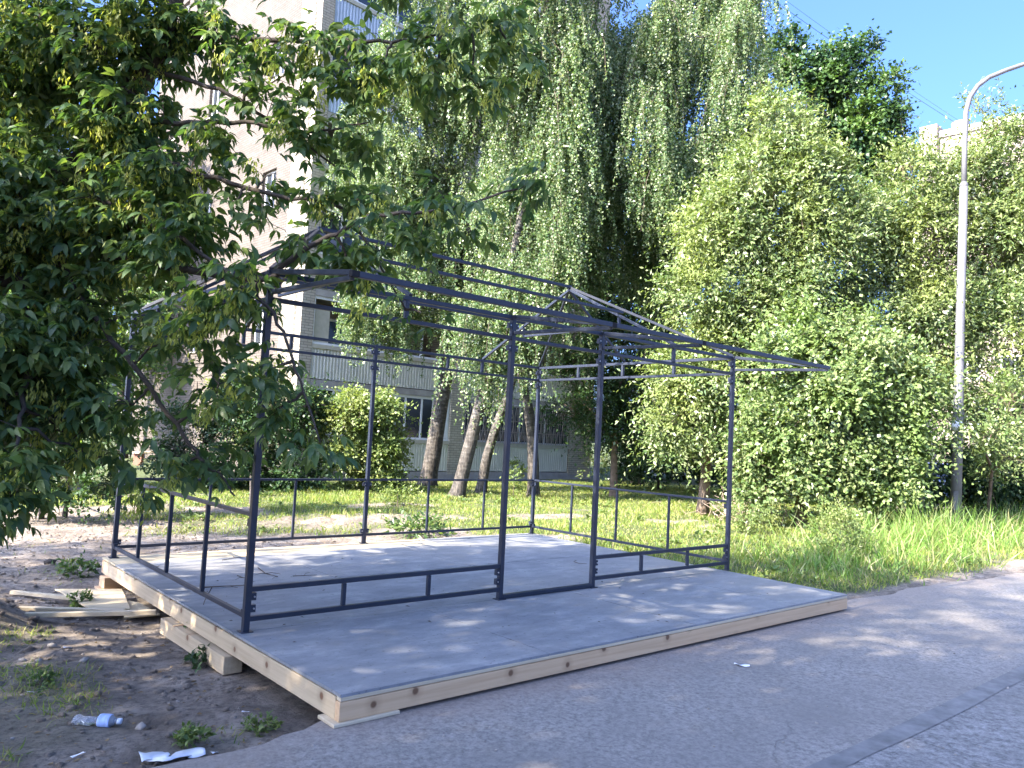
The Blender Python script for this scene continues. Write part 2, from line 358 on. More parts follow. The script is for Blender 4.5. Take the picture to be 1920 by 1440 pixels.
def leaf_arrays(P, A, Nn, L, W, T):
    P = np.asarray(P); A = nrm(A); B = nrm(np.cross(Nn, A)); Nn = np.cross(A, B)
    t, fs = T; k = len(t); n = len(P)
    L = np.broadcast_to(L, n)[:, None, None]; W = np.broadcast_to(W, n)[:, None, None]
    V = P[:, None, :] + A[:, None, :]*t[None, :, 0:1]*L + B[:, None, :]*t[None, :, 1:2]*W + Nn[:, None, :]*t[None, :, 2:3]*L
    pat = np.concatenate([np.array(q) for q in fs]); sz = np.array([len(q) for q in fs])
    idx = (np.arange(n)[:, None]*k + pat[None, :]).ravel()
    return V.reshape(-1, 3), idx, np.tile(sz, n)
def leaf_obj(name, mat, parent, off, P, A, Nn, L, W, T=QUAD_T):
    V, idx, sz = leaf_arrays(P, A, Nn, L, W, T)
    return link(name, np_mesh(name, V-np.array(off), idx, sz), mat, parent)
def rnd(rng, n): return nrm(rng.normal(size=(n, 3)))
def in_clumps(rng, clumps, n, shell=0.5):
    """clumps: (centre, (rx,ry,rz), weight) -> points, outward directions, clump index"""
    wts = np.array([c[2] for c in clumps], float); wts /= wts.sum()
    ci = rng.choice(len(clumps), n, p=wts)
    Cc = np.array([c[0] for c in clumps]); Rr = np.array([c[1] for c in clumps])
    d = rnd(rng, n); rr = rng.random(n)**shell
    return Cc[ci]+d*Rr[ci]*rr[:, None], nrm(d/np.maximum(Rr[ci], .05)), ci
def twigs(rng, P, D, length, per, droop, spread=0.8, jit=0.3, O=None):
    """leaves set along drooping twigs -> positions, axes, normals"""
    n = len(P); L = length*rng.uniform(0.6, 1.3, n)
    t = (np.arange(per)+0.6)/per
    pos = P[:, None, :]+D[:, None, :]*(t[None, :, None]*L[:, None, None])
    pos[:, :, 2] -= droop*(t[None, :]**2)*L[:, None]
    pos = pos.reshape(-1, 3)+rng.normal(scale=0.03*float(np.mean(length)), size=(n*per, 3))
    Dr = np.repeat(D, per, 0); side = nrm(np.cross(Dr, rnd(rng, n*per)))
    ax = nrm(Dr*0.7+side*spread+np.array([0, 0, -droop*0.5]))
    face = np.array([0, 0, 0.55])+SUN_DIR*0.35
    if O is not None: face = face+np.repeat(O, per, 0)*0.55
    nn = nrm(face+rng.normal(scale=0.5, size=(n*per, 3)))
    return pos, ax, nn
def limb(mb, a, b_, r0, r1, rng, n=6, sag=0.0, wob=0.06, sides=6):
    a = np.array(a, float); b_ = np.array(b_, float); t = np.linspace(0, 1, n)[:, None]
    p = a+(b_-a)*t; ln = np.linalg.norm(b_-a)
    p[:, 2] += (sag*ln*(t*(1-t))[:, 0])
    p[1:-1] += rng.normal(scale=wob*ln/n, size=(n-2, 3))
    mb.tube(p, np.linspace(r0, r1, n), sides, cap=False)
    return p
def gz(x, y):
    return -0.25
exec_order = True

# ------------------------------------------------------------------ ground, path
def vnoise(x, y, seed=0):
    x = np.asarray(x, float); y = np.asarray(y, float)
    xi = np.floor(x).astype(np.int64); yi = np.floor(y).astype(np.int64); fx = x-xi; fy = y-yi
    def h(a, b_):
        k = (a*374761393+b_*668265263+seed*144665) & 0x7fffffff
        k = ((k ^ (k >> 13))*1274126177) & 0x7fffffff
        return ((k ^ (k >> 16)) & 0xffff)/65535.0
    sx = fx*fx*(3-2*fx); sy = fy*fy*(3-2*fy)
    return (h(xi, yi)*(1-sx)+h(xi+1, yi)*sx)*(1-sy)+(h(xi, yi+1)*(1-sx)+h(xi+1, yi+1)*sx)*sy
def sstep(a, b_, x): t = np.clip((x-a)/(b_-a), 0, 1); return t*t*(3-2*t)
MOUND = at(-95, 1190, 6.0)[:2]
def ground_z(x, y):
    x = np.asarray(x, float); y = np.asarray(y, float)
    z = -0.275+0.085*sstep(1.0, 7.0, x)
    off = sstep(-1.75, -1.1, y)*(1-sstep(-.2, .2, x)*(1-sstep(5.9, 6.2, x))*(1-sstep(3.3, 3.7, y))*0.8)
    z = z+off*((vnoise(x*1.1, y*1.1, 1)-.5)*0.06+(vnoise(x*3.3, y*3.3, 2)-.5)*0.035+(vnoise(x*9, y*9, 3)-.5)*0.028)
    z = np.where(y < -1.5, np.minimum(z, -0.20), z)
    d2 = ((x-MOUND[0])/0.5)**2+((y-MOUND[1])/0.75)**2
    z = z+0.30*np.exp(-d2*1.3)*(0.8+0.5*vnoise(x*5, y*5, 4))
    z = z+0.16*np.exp(-(((x-4.3)/1.6)**2+((y-7.3)/1.0)**2))*vnoise(x*4, y*4, 5)
    return z
def turf(x, y):
    n1 = vnoise(x*0.55, y*0.55, 11); n2 = vnoise(x*1.9, y*1.9, 12)
    a = 0.55*n1+0.45*n2
    right = sstep(5.2, 7.2, x+0.25*y)*sstep(-1.25, -0.7, y)
    back = sstep(4.2, 7.0, y)*sstep(-0.5, 3.5, x)
    left = 0.50*(1-sstep(-0.5, 0.3, x))*(1-.75*sstep(2.2, 3.2, y))
    far = sstep(9, 12, y)
    m_ = np.maximum.reduce([right*0.84, back*0.52, far*0.86, left])
    g_ = sstep(0.62-0.55*m_, 0.82-0.55*m_, a)*np.minimum(1, m_*1.6)
    for cx_, cy_, rx_, ry_ in ((5.6, 6.9, 2.3, .85), (9.0, 6.6, 1.6, .55), (11.2, 5.0, 1.0, .4), (2.5, 3.95, 3.5, .45), (7.0, 9.3, 1.2, .35)):
        d_ = ((x-cx_)/rx_)**2+((y-cy_)/ry_)**2+(n2-.5)*1.3; g_ = g_*(0.12+.88*sstep(.6, 1.3, d_))
    return np.clip(g_, 0, 1)
def axis_pts(lo, hi, step, far):
    core = np.arange(lo, hi+1e-6, step); out = [core]
    g = []; s = step; x = hi
    while x < far: s *= 1.35; x += s; g.append(x)
    k = []; s = step; x = lo
    while x > -far: s *= 1.35; x -= s; k.append(x)
    return np.concatenate([np.array(k[::-1]), core, np.array(g)])
gx = axis_pts(-5, 17, 0.11, 600); gy = axis_pts(-5, 15, 0.11, 600)
XX, YY = np.meshgrid(gx, gy); ZZ = ground_z(XX, YY)
nx, ny = len(gx), len(gy)
I = np.arange(nx*ny).reshape(ny, nx)
q = np.stack([I[:-1, :-1], I[:-1, 1:], I[1:, 1:], I[1:, :-1]], -1).reshape(-1, 4)
me = np_mesh('ground', np.stack([XX, YY, ZZ], -1).reshape(-1, 3), q.ravel(), np.full(len(q), 4))
me.shade_smooth()
att = me.attributes.new('turf', 'FLOAT', 'POINT'); att.data.foreach_set('value', (turf(XX, YY)*np.where(XX < 0.2, .3, 1)).ravel().astype(np.float32))
g = link('ground', me, 'soil'); g['kind'] = 'structure'

# path: wavy far edge, laid a little above the soil
ex = np.concatenate([np.arange(-9, 14, 0.12), np.arange(14, 80, 2.0)])
ey = np.interp(ex, [-9, -2, -0.7, -0.25, 0, 5.4, 6.1, 8.2, 10.3, 16, 80], [-1.5, -1.55, -1.45, -1.40, -1.25, -1.25, -1.22, -1.22, -1.5, -1.75, -3.0])
ey = ey+(vnoise(ex*1.7, ex*0, 21)-.5)*0.10+(vnoise(ex*6, ex*0, 22)-.5)*0.06
mb = MB(); PZ = -0.165
rows = [ey, ey-0.02, np.full_like(ex, -3.215)]; zs = [-0.23, PZ, PZ]
for rr, zz in zip(rows, zs): mb.v += [(float(a), float(b_), zz) for a, b_ in zip(ex, rr)]
k = len(ex)
mb.f += [(r_*k+i, (r_+1)*k+i, (r_+1)*k+i+1, r_*k+i+1) for r_ in range(2) for i in range(k-1)]
mb.build('path', 'path asphalt')['kind'] = 'structure'
mb = MB(); sx_ = np.arange(-9, 80, 0.5)
a_ = -3.21+(vnoise(sx_*1.5, sx_*0, 31)-.5)*0.025; b2 = -3.335+(vnoise(sx_*1.5, sx_*0, 32)-.5)*0.035
k = len(sx_)
mb.v += [(float(x), float(y), PZ+0.004) for x, y in zip(sx_, a_)]+[(float(x), float(y), PZ+0.004) for x, y in zip(sx_, b2)]
mb.f += [(i, k+i, k+i+1, i+1) for i in range(k-1)]
mb.build('path_seam', 'bitumen seam')['kind'] = 'structure'
mb = MB(); mb.add([(-9, -14, PZ), (80, -14, PZ), (80, -3.215, PZ), (-9, -3.215, PZ)], [(0, 1, 2, 3)])
mb.build('road', 'coarse asphalt')['kind'] = 'structure'

# ------------------------------------------------------------------ timber platform
W1, W2, W, WF, D = 2.262, 3.433, 5.717, 2.868, 3.363
FL, FR, BR, BL = (-0.075, -1.468), (5.63, -1.468), (5.755, 3.43), (-0.085, 3.43)
plat = empty('platform', (2.8, 1, -0.15), 'low timber platform with grey sheet deck under the steel frame', 'platform')
po = (2.8, 1, -0.15)
def lerp2(p, q_, t): return (p[0]+(q_[0]-p[0])*t, p[1]+(q_[1]-p[1])*t)
def deckpt(a, b_): return lerp2(lerp2(FL, FR, a), lerp2(BL, BR, a), b_)
rows = [(0, 0.30), (0.302, 0.60), (0.602, 0.905)]
for j, (b0, b1) in enumerate(rows):
    cuts = [0, 0.27, 0.55, 0.82, 1] if j % 2 == 0 else [0, 0.42, 0.71, 1]
    for a0, a1 in zip(cuts[:-1], cuts[1:]):
        e = 0.0006
        mb = MB(); mb.prism([deckpt(a0+e, b0), deckpt(a1-e, b0), deckpt(a1-e, b1), deckpt(a0+e, b1)], -0.016+RNG.uniform(-.001, .001), RNG.uniform(-.0012, .0))
        mb.build('deck_sheet', 'grey deck', plat, po)
mb = MB(); mb.prism([deckpt(0, 0.906), deckpt(0.66, 0.906), deckpt(0.66, 1), deckpt(0, 1)], -0.016, -0.001); o = mb.build('deck_strip', 'raw plywood', plat, po); o['label'] = 'bare sand coloured plywood strip'
mb = MB(); mb.prism([deckpt(0.661, 0.906), deckpt(1, 0.906), deckpt(1, 1), deckpt(0.661, 1)], -0.016, -0.001); mb.build('deck_strip', 'grey deck', plat, po)
mb = MB(); mb.beam((FL[0]+.003, FL[1]+.02, -0.027), (FR[0]-.003, FR[1]+.02, -0.027), 0.045, 0.020); mb.build('edge_batten', 'batten wood', plat, po, bevel=0.003)
mb = MB(); mb.beam((FL[0], FL[1]+.023, -0.0925), (FR[0], FR[1]+.023, -0.0925), 0.05, 0.103); mb.build('front_board', 'fresh pine', plat, po, bevel=0.004)
mb = MB(); mb.beam((FL[0]+.024, FL[1]+.05, -0.0835), (BL[0]+.024, BL[1]-.05, -0.093), 0.046, 0.122); mb.build('side_board', 'side pine', plat, po, bevel=0.004)
mb = MB(); mb.beam((FR[0]-.024, FR[1]+.05, -0.085), (BR[0]-.024, BR[1]-.05, -0.085), 0.046, 0.12); mb.build('side_board', 'side pine', plat, po, bevel=0.004)
mb = MB(); mb.beam((BL[0], BL[1]-.024, -0.088), (BR[0], BR[1]-.024, -0.085), 0.046, 0.12); mb.build('back_board', 'fresh pine', plat, po, bevel=0.004)
for t in (0.25, 0.5, 0.75):
    a0 = lerp2(FL, FR, t); a1 = lerp2(BL, BR, t)
    mb = MB(); mb.beam((a0[0], a0[1]+.06, -0.078), (a1[0], a1[1]-.06, -0.078), 0.046, 0.12); mb.build('joist', 'side pine', plat, po)

def chock(name, lo, hi, mat, label, cat, rz=0.0, group=None, bev=0.004):
    c_ = np.array([(lo[0]+hi[0])/2, (lo[1]+hi[1])/2, lo[2]])
    mb = MB().box(np.array(lo)-c_, np.array(hi)-c_); o = mb.build(name, mat, bevel=bev)
    o.location = c_; o.rotation_euler = (0, 0, rz); return tag(o, label, cat, group)
chock('timber_beam', (-0.135, 0.02, -0.275), (-0.005, 1.30, -0.157), 'side pine', 'thick pale timber laid under the long left edge of the platform', 'beam', 0.02)
chock('timber_beam', (-0.10, 0.10, -0.335), (0.06, 1.15, -0.278), 'side pine', 'flat plank lying on the soil beneath the thick pale support timber', 'plank', -0.01)
chock('wood_block', (-0.125, 3.16, -0.262), (0.42, 3.32, -0.158), 'fresh pine', 'short wood block propping the back left corner of the platform', 'block', 0.05)
chock('wood_block', (-0.16, 3.12, -0.33), (0.35, 3.34, -0.265), 'fresh pine', 'flat wood block lying on soil under the short corner block', 'block', -0.04)
chock('wood_shim', (-0.11, -1.485, -0.164), (0.30, -1.30, -0.1445), 'batten wood', 'thin wooden shim under the front corner of the platform on the path', 'shim', 0.0)
chock('wood_block', (5.35, -1.42, -0.172), (5.62, -1.28, -0.146), 'fresh pine', 'wood packing piece under the right front corner of the platform', 'block')
# ------------------------------------------------------------------ steel pavilion frame
H = 2.475
fr = empty('pavilion_frame', (W/2, D/2, 0), 'dark blue steel pavilion frame without cladding standing on the platform', 'pavilion')
fo = (W/2, D/2, 0)
S_ = 0.05
def bar(name, p0, p1, w_=0.04, h_=None, label=None, parent=None):
    o = MB().beam(p0, p1, w_, h_ or w_).build(name, 'steel paint', parent or fr, fo, bevel=0.003)
    if label: o['label'] = label
    return o
POSTS = [(0, 0), (W1, 0), (W2, 0), (W, 0), (0, D), (WF, D), (W, D)]
for (x, y) in POSTS:
    p = bar('post', (x, y, 0.0), (x, y, H+.02), 0.044)
    mb = MB().box((x-.042, y-.042, 0.0), (x+.042, y+.042, 0.006)); mb.build('base_plate', 'steel paint', p, fo)
    sx0 = 1 if x < W/2 else -1
    for zz in (0.155, 0.735, 2.20, 2.40):
        for sx1 in ((1, -1) if 0 < x < W else (sx0,)):
            if y == 0 and zz == 0.735: zz = 0.235
            if y == 0 and zz < 1 and (x, sx1) in ((W1, 1), (W2, -1)): continue
            mb = MB().beam((x+sx1*.0225, y, zz), (x+sx1*.056, y, zz), 0.036, 0.05); br = mb.build('bracket', 'steel paint', p, fo)
            mb = MB(); mb.tube([(x+sx1*.042, y-.026, zz), (x+sx1*.042, y-.017, zz)], 0.006, 8); mb.build('bolt', 'bolt steel', br, fo)
    ycl = 1 if y == 0 else -1
    if x in (0, W):
        for zz in (0.12, 0.735, 2.22, 2.41):
            mb = MB().beam((x, y+ycl*.0225, zz), (x, y+ycl*.055, zz), 0.036, 0.05); mb.build('bracket', 'steel paint', p, fo)
h3 = 0.0225
# top and lower rails of the four sides
def seg(name, a, b_, z, w_=0.04, h_=None):
    a = np.array([*a, z], float); b_ = np.array([*b_, z], float); d = nrm(b_-a)*h3
    return bar(name, a+d, b_-d, w_, h_)
for a, b_ in (((0, 0), (W1, 0)), ((W1, 0), (W2, 0)), ((W2, 0), (W, 0)), ((0, D), (WF, D)), ((WF, D), (W, D)), ((0, 0), (0, D)), ((W, 0), (W, D))):
    seg('top_rail', a, b_, H, 0.036); seg('lower_rail', a, b_, 2.29, 0.032)
for x in (1.135, 4.58): bar('rail_strut', (x, 0, 2.31), (x, 0, H-.02), 0.035)
for x in (1.16, 1.73, 4.01, 4.61): bar('rail_strut', (x, D, 2.31), (x, D, H-.02), 0.035)
for y in (0.86, 1.71, 2.54):
    bar('rail_strut', (W, y, 2.31), (W, y, H-.02), 0.035); bar('rail_strut', (0, y, 2.31), (0, y, H-.02), 0.035)
# guard rails
for a, b_ in (((0, D), (WF, D)), ((WF, D), (W, D)), ((0, 0), (0, D)), ((W, 0), (W, D))):
    seg('hand_rail', a, b_, 0.79, 0.036, 0.026); seg('bottom_rail', a, b_, 0.105, 0.03)
for x in (0.92, 1.91, 3.81, 4.77): bar('baluster', (x, D, 0.12), (x, D, 0.776), 0.026)
for y in (0.86, 1.72, 2.56):
    bar('baluster', (0, y, 0.12), (0, y, 0.776), 0.03); bar('baluster', (W, y, 0.12), (W, y, 0.776), 0.026)
for a, b_, xs in ((0, W1, (0.735, 1.50)), (W2, W, (4.165, 4.95))):
    seg('hand_rail', (a, 0), (b_, 0), 0.285, 0.034); seg('bottom_rail', (a, 0), (b_, 0), 0.085, 0.034)
    for x in xs: bar('baluster', (x, 0, 0.105), (x, 0, 0.265), 0.03)
seg('door_sill', (W1, 0), (W2, 0), 0.021, 0.05, 0.035)
# hipped roof: ridge, hips, rafters, purlins, collars
XA, XB, YM, ZR = 1.17, 4.62, D/2, 3.34
bar('ridge_beam', (XA-.02, YM, ZR), (XB+.02, YM, ZR), 0.036)
for xa, cx in ((XA, 0), (XB, W)):
    for cy in (0, D): bar('hip_rafter', (xa, YM, ZR-.01), (cx, cy, H+.025), 0.032)
    for cy in (0, D):
        bar('rafter', (xa, YM, ZR-.035), (xa, cy, H+.025), 0.032)
        z_ = ZR-.03-(ZR-H-.05)*0.5
        bar('rafter_stud', (xa, (YM+cy)/2, z_-.12), (xa, (YM+cy)/2, z_-.022), 0.03)
    bar('collar_tie', (xa, YM*.5, z_-.135), (xa, YM*1.5, z_-.135), 0.028)
    bar('end_rafter', (xa, YM, ZR-.05), (cx, YM, H+.025), 0.03)
zp = ZR-.03-(ZR-H-.05)*0.5+.045
for yy in (YM*.5, YM*1.5): bar('purlin', (XA-.58, yy, zp), (XB+.06, yy, zp), 0.032)
# canopy over the porch
CY, CZ = -1.19, 2.315
for x in (0, W1, W2, W):
    bar('canopy_arm', (x, -0.03, H+.005), (x, CY+.02, CZ+.010), 0.034)
    bar('canopy_strut', (x, -0.03, 2.335), (x, CY+.02, CZ-.020), 0.03)
for a, b_ in ((0.0, W1), (W1, W2), (W2, W)):
    o = bar('canopy_beam', (a+.025, CY, CZ), (b_-.025, CY, CZ), 0.038)
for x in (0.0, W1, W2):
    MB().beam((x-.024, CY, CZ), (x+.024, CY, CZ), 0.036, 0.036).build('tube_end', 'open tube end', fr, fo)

# ------------------------------------------------------------------ lamp post
lamp = empty('street_lamp', (15.70, 1.067, -0.18), 'tall grey street lamp post with curved arm standing in the long grass', 'street lamp')
lo_ = (15.70, 1.067, -0.18); lx, ly = 15.70, 1.067
mb = MB(); mb.tube([(lx, ly, -0.3), (lx+.03, ly-.03, 1.9), (lx+.05, ly-.05, 4.5), (lx+.09, ly-.08, 7.35)], [0.118, 0.098, 0.088, 0.082], 20); mb.build('lower_pole', 'lamp steel', lamp, lo_, smooth=True)
AD = nrm(np.array([0.745, -0.667, 0]))
up_ = [(0, 7.30), (0.01, 8.2), (0.03, 9.0), (0.11, 9.33), (0.28, 9.6), (0.52, 9.80), (0.9, 9.98), (1.5, 10.22), (2.1, 10.42)]
mb = MB(); mb.tube([(lx+.09+AD[0]*a, ly-.08+AD[1]*a, z_) for a, z_ in up_], [0.056, 0.054, 0.053, 0.052, 0.052, 0.051, 0.05, 0.046, 0.042], 14); mb.build('curved_arm', 'lamp steel', lamp, lo_, smooth=True)
mb = MB(); mb.lathe([(0.0835, 7.33), (0.0855, 7.35), (0.0835, 7.38), (0.056, 7.43)], (lx+.09, ly-.08, 0), 18); mb.build('collar', 'lamp steel', lamp, lo_, smooth=True)
e = np.array([lx+.09, ly-.08, 10.44])+AD*2.0
mb = MB(); mb.beam(e, e+AD*0.62+np.array([0, 0, 0.1]), 0.26, 0.10); mb.build('lamp_head', 'lamp steel', lamp, lo_, bevel=0.03)
for zz, hh in ((1.63, .10), (2.02, .22)):
    mb = MB(); mb.tube([(lx+.02, ly-.02, zz), (lx+.02, ly-.02, zz+hh)], 0.106, 20); mb.build('sticker_band', 'white paper' if hh > .2 else 'concrete', lamp, lo_, smooth=True)
mb = MB(); dd = nrm(np.array([CAM[0]-lx, CAM[1]-ly, 0])); mb.beam(np.array([lx+.01, ly-.01, 0.35])+dd*.106, np.array([lx+.012, ly-.012, 0.75])+dd*.104, 0.09, 0.02, up=dd); mb.build('access_door', 'lamp steel', lamp, lo_, bevel=0.004)

# ------------------------------------------------------------------ apartment block behind the birches
BH = math.radians(4.0)
bo = np.array([8.077, 16.641, 0.0])
bld = empty('apartment_block', bo, 'tall brick apartment block with corrugated balcony fronts behind the birches', 'building', rz=BH)
def L2W(p): c_, s_ = math.cos(BH), math.sin(BH); p = np.array(p, float); return bo+np.array([p[0]*c_-p[1]*s_, p[0]*s_+p[1]*c_, p[2]])
def bpart(name, mb, mat, parent=None, label=None, **kw):
    o = mb.build(name, mat, parent or bld, **kw)
    if label: o['label'] = label
    return o
NF, ST = 9, 2.8
TOP = NF*ST+0.6
EW = 13.5
# end wall with real window openings
wins = [(2.55, 4.0), (2.9, 8.5), (2.7, 13.0), (2.7, 17.5), (7.6, 4.0), (7.6, 8.5), (7.6, 13.0), (7.6, 17.5), (11.3, 4.0), (11.3, 8.5), (11.3, 13.0), (11.3, 17.5)]
ww, wh = 0.95, 1.35
mb = MB(); cols_ = sorted(set((c_, ) for c_ in (2.7, 7.6, 11.3)))
ys = [0.30]
for (c_,) in cols_: ys += [c_-ww/2, c_+ww/2]
ys.append(EW)
for k in range(0, len(ys), 2): mb.box((0, ys[k], -0.4), (0.36, ys[k+1], TOP))
zs_ = sorted(set(z_ for _, z_ in wins))
for (c_,) in cols_:
    zz = [-0.4]
    for z_ in zs_: zz += [z_, z_+wh]
    zz.append(TOP)
    for k in range(0, len(zz), 2): mb.box((0.003, c_-ww/2, zz[k]), (0.355, c_+ww/2, zz[k+1]))
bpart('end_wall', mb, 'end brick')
for (c_,) in cols_:
    for z_ in zs_:
        mb = MB(); t = 0.07; y0, y1 = c_-ww/2, c_+ww/2
        mb.box((.12, y0, z_), (.19, y0+t, z_+wh)).box((.12, y1-t, z_), (.19, y1, z_+wh)).box((.12, y0+t, z_), (.19, y1-t, z_+t)).box((.12, y0+t, z_+wh-t), (.19, y1-t, z_+wh)).box((.121, c_-.035, z_+t), (.189, c_+.035, z_+wh-t))
        wf = bpart('end_window', mb, 'white frame')
        mb = MB().box((.15, y0+t, z_+t), (.16, y1-t, z_+wh-t)); bpart('pane', mb, 'window glass', wf)
        mb = MB().box((-.05, y0-.04, z_-.05), (.12, y1+.04, z_)); bpart('sill', mb, 'beige ledge', wf)
# piers, floor slabs, loggias
X0, P1, B1, P2, B2, P3, XE = 0.0, 0.43, 6.12, 6.75, 12.62, 14.07, 14.07
LD = 1.3
for a, b_ in ((0.0, P1), (B1, P2), (B2, P3)):
    mb = MB().box((a, -0.02, -0.4), (b_, LD, TOP)); bpart('brick_pier', mb, 'facade brick')
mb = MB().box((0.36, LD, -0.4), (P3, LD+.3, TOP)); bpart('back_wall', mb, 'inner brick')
mb = MB().box((P3-.36, LD+.3, -0.4), (P3, EW, TOP)); bpart('side_wall', mb, 'facade brick')
mb = MB().box((0.36, EW-.3, -0.4), (P3-.36, EW, TOP)); bpart('rear_wall', mb, 'facade brick')
mb = MB().box((-.2, -.2, TOP), (P3+.2, EW+.2, TOP+.35)); bpart('roof', mb, 'concrete')
mb = MB().box((-.04, -.06, -0.45), (P3+.04, -.021, 0.0)); bpart('plinth', mb, 'concrete')
def corrug(a, b_, z0, z1, y=0.03, pitch=0.115, amp=0.022):
    xs = np.arange(a, b_, pitch/4); k = len(xs); ph = np.arange(k) % 4
    yy = y+np.array([0, -amp, -amp, 0])[ph]
    mb = MB(); mb.v = [(x, v_, z0) for x, v_ in zip(xs, yy)]+[(x, v_, z1) for x, v_ in zip(xs, yy)]+[(x, .07, z0) for x in xs]+[(x, .07, z1) for x in xs]
    mb.f = [(i, i+1, k+i+1, k+i) for i in range(k-1)]+[(2*k+i+1, 2*k+i, 3*k+i, 3*k+i+1) for i in range(k-1)]+[(k+i, k+i+1, 3*k+i+1, 3*k+i) for i in range(k-1)]+[(i+1, i, 2*k+i, 2*k+i+1) for i in range(k-1)]
    return mb
for fl in range(NF):
    zb = 0.12+ST*fl
    for bi, (a, b_) in enumerate(((P1, B1), (P2, B2))):
        a += .004; b_ -= .004
        mb = MB().box((a, -0.01, zb-.24), (b_, LD, zb-.03)); bpart('balcony_slab', mb, 'concrete')
        bpart('balcony_front', corrug(a, b_, zb, zb+.93), 'blue sheet' if (fl >= 4 and bi == 0) else 'corrugated sheet')
        mb = MB().box((a, -.02, zb+.935), (b_, .15, zb+1.06)); bpart('balcony_ledge', mb, 'beige ledge')
        z0, z1 = zb+1.06, zb+ST-.242
        glazed = (fl, bi) in ((0, 0), (2, 0), (4, 0), (5, 0), (3, 1), (5, 1), (6, 0), (7, 1))
        nposts = 8 if glazed else 5
        xs = np.linspace(a, b_, nposts)
        if (fl, bi) == (0, 0): xs = np.array([a, a+.9, a+1.8, a+2.75, 3.75, 4.15, 4.85, 5.35, b_])
        mb = MB()
        for x in xs[1:-1]: mb.box((x-.035, .04, z0), (x+.035, .10, z1))
        mb.box((a, .041, z0), (a+.06, .099, z1)).box((b_-.06, .041, z0), (b_, .099, z1))
        mb.box((a, .03, z0), (b_, .11, z0+.07)).box((a, .03, z1-.09), (b_, .11, z1))
        wf = bpart('balcony_frame', mb, 'white frame')
        if glazed or (fl == 0 and bi == 1):
            mb = MB().box((a+.06, .066, z0+.07), (b_-.06, .074, z1-.09)); bpart('pane', mb, 'window glass', wf)
        if (fl, bi) == (0, 0):
            mb = MB().box((5.36, .03, z0+.075), (b_-.065, .065, z1-.095)); bpart('closed_panel', mb, 'white frame', wf)
        if (fl, bi) == (1, 0):
            mb = MB().box((a+.10, .105, z0), (a+.62, .125, z1-.35)); bpart('board', mb, 'beige ledge', wf, label='pale yellowish board standing inside the open balcony')
        # flat door and window on the loggia's back wall
        mb = MB().box((a+1.2, LD-.03, zb+.05), (a+2.0, LD+.001, zb+2.1)).box((a+2.0, LD-.03, zb+.9), (a+3.4, LD+.001, zb+2.1)); bd = bpart('balcony_door', mb, 'white frame')
        mb = MB().box((a+1.28, LD-.04, zb+.9), (a+1.92, LD-.029, zb+2.02)).box((a+2.08, LD-.04, zb+.98), (a+2.66, LD-.029, zb+2.02)).box((a+2.74, LD-.04, zb+.98), (a+3.32, LD-.029, zb+2.02)); bpart('pane', mb, 'window glass', bd)
# security grille on the ground floor: verticals crossed by a diamond lattice
mb = MB(); a, b_ = P2+.05, B2-.05; z0, z1 = 1.2, 2.62
for x in np.arange(a, b_, 0.13): mb.beam((x, -.03, z0), (x, -.03, z1), 0.016, 0.016)
for z_ in (z0, z0+.42, z0+.84, z1): mb.beam((a, -.035, z_), (b_, -.035, z_), 0.03, 0.02)
for x in np.arange(a, b_-.5, 0.26):
    mb.beam((x, -.05, z0), (x+.26, -.05, z1), 0.018, 0.014); mb.beam((x+.26, -.054, z0), (x, -.054, z1), 0.018, 0.014)
bpart('security_grille', mb, 'grille iron')

# ------------------------------------------------------------------ pale block far right
fb0 = at(1762, 250, 52); fb0[2] = -0.2
far = empty('apartment_block', fb0, 'pale rendered block far off at the right behind the lamp post', 'building', rz=math.radians(4))
HF = float(at(1775, 246, 52)[2])
mb = MB().box((0, -22, 0), (12, 0, HF-.3)); mb.build('wall', 'pale render', far)
mb = MB().box((-.12, -22.1, HF-.3), (12.1, .1, HF+.15)); mb.build('roof', 'concrete', far)
mb = MB().box((-.5, .02, 0), (.9, 1.1, HF+.55)); mb.build('stair_tower', 'pale render', far)
mb = MB().tube([(1.6, -.8, HF), (1.6, -.8, HF+1.1)], .55, 18); mb.build('vent_stack', 'lamp steel', far, smooth=True)
for fl in range(int(HF//2.9)):
    for k in range(8):
        y = -1.8-k*2.6; z_ = 1.0+fl*2.9
        if z_+1.5 > HF-.6: continue
        mb = MB().box((-.03, y-.75, z_), (.0, y+.75, z_+1.45)); wf = mb.build('window', 'white frame', far)
        mb = MB().box((-.04, y-.67, z_+.08), (-.031, y-.04, z_+1.37)).box((-.04, y+.04, z_+.08), (-.031, y+.67, z_+1.37)); mb.build('pane', 'window glass', wf)

# ------------------------------------------------------------------ small things around the platform
def on_ground(px, py, z0=-0.25):
    d = CF + CR*(px-960)/FPX - CU*(py-720)/FPX
    for _ in range(6):
        t = (z0-CAM[2])/d[2]; p = CAM+d*t; z0 = float(ground_z(p[0], p[1]))
    return p
def on_plane(px, py, z0=-0.24):
    d = CF + CR*(px-960)/FPX - CU*(py-720)/FPX; return CAM+d*((z0-CAM[2])/d[2])
def plank(name, pa, pb, w_, t, mat, label, cat, lift=0.02, poly=None, group=None):
    c_ = (pa+pb)/2; off = np.array([c_[0], c_[1], 0])
    tt_ = np.linspace(0, 1, 9); gg_ = ground_z(pa[0]+(pb[0]-pa[0])*tt_, pa[1]+(pb[1]-pa[1])*tt_)
    za = zb_ = max(-0.245, float(gg_.max())-.02)+t*.5
    mb = MB().beam((*pa[:2], za), (*pb[:2], zb_), w_, t)
    o = mb.build(name, mat, None, (off[0], off[1], min(za, zb_)), bevel=0.003); o.location = (off[0], off[1], min(za, zb_))
    return tag(o, label, cat, group)
plank('batten', on_plane(22, 1112), on_plane(140, 1124), 0.05, 0.03, 'batten wood', 'short pale batten on the soil left of the plywood offcut', 'batten', .05)
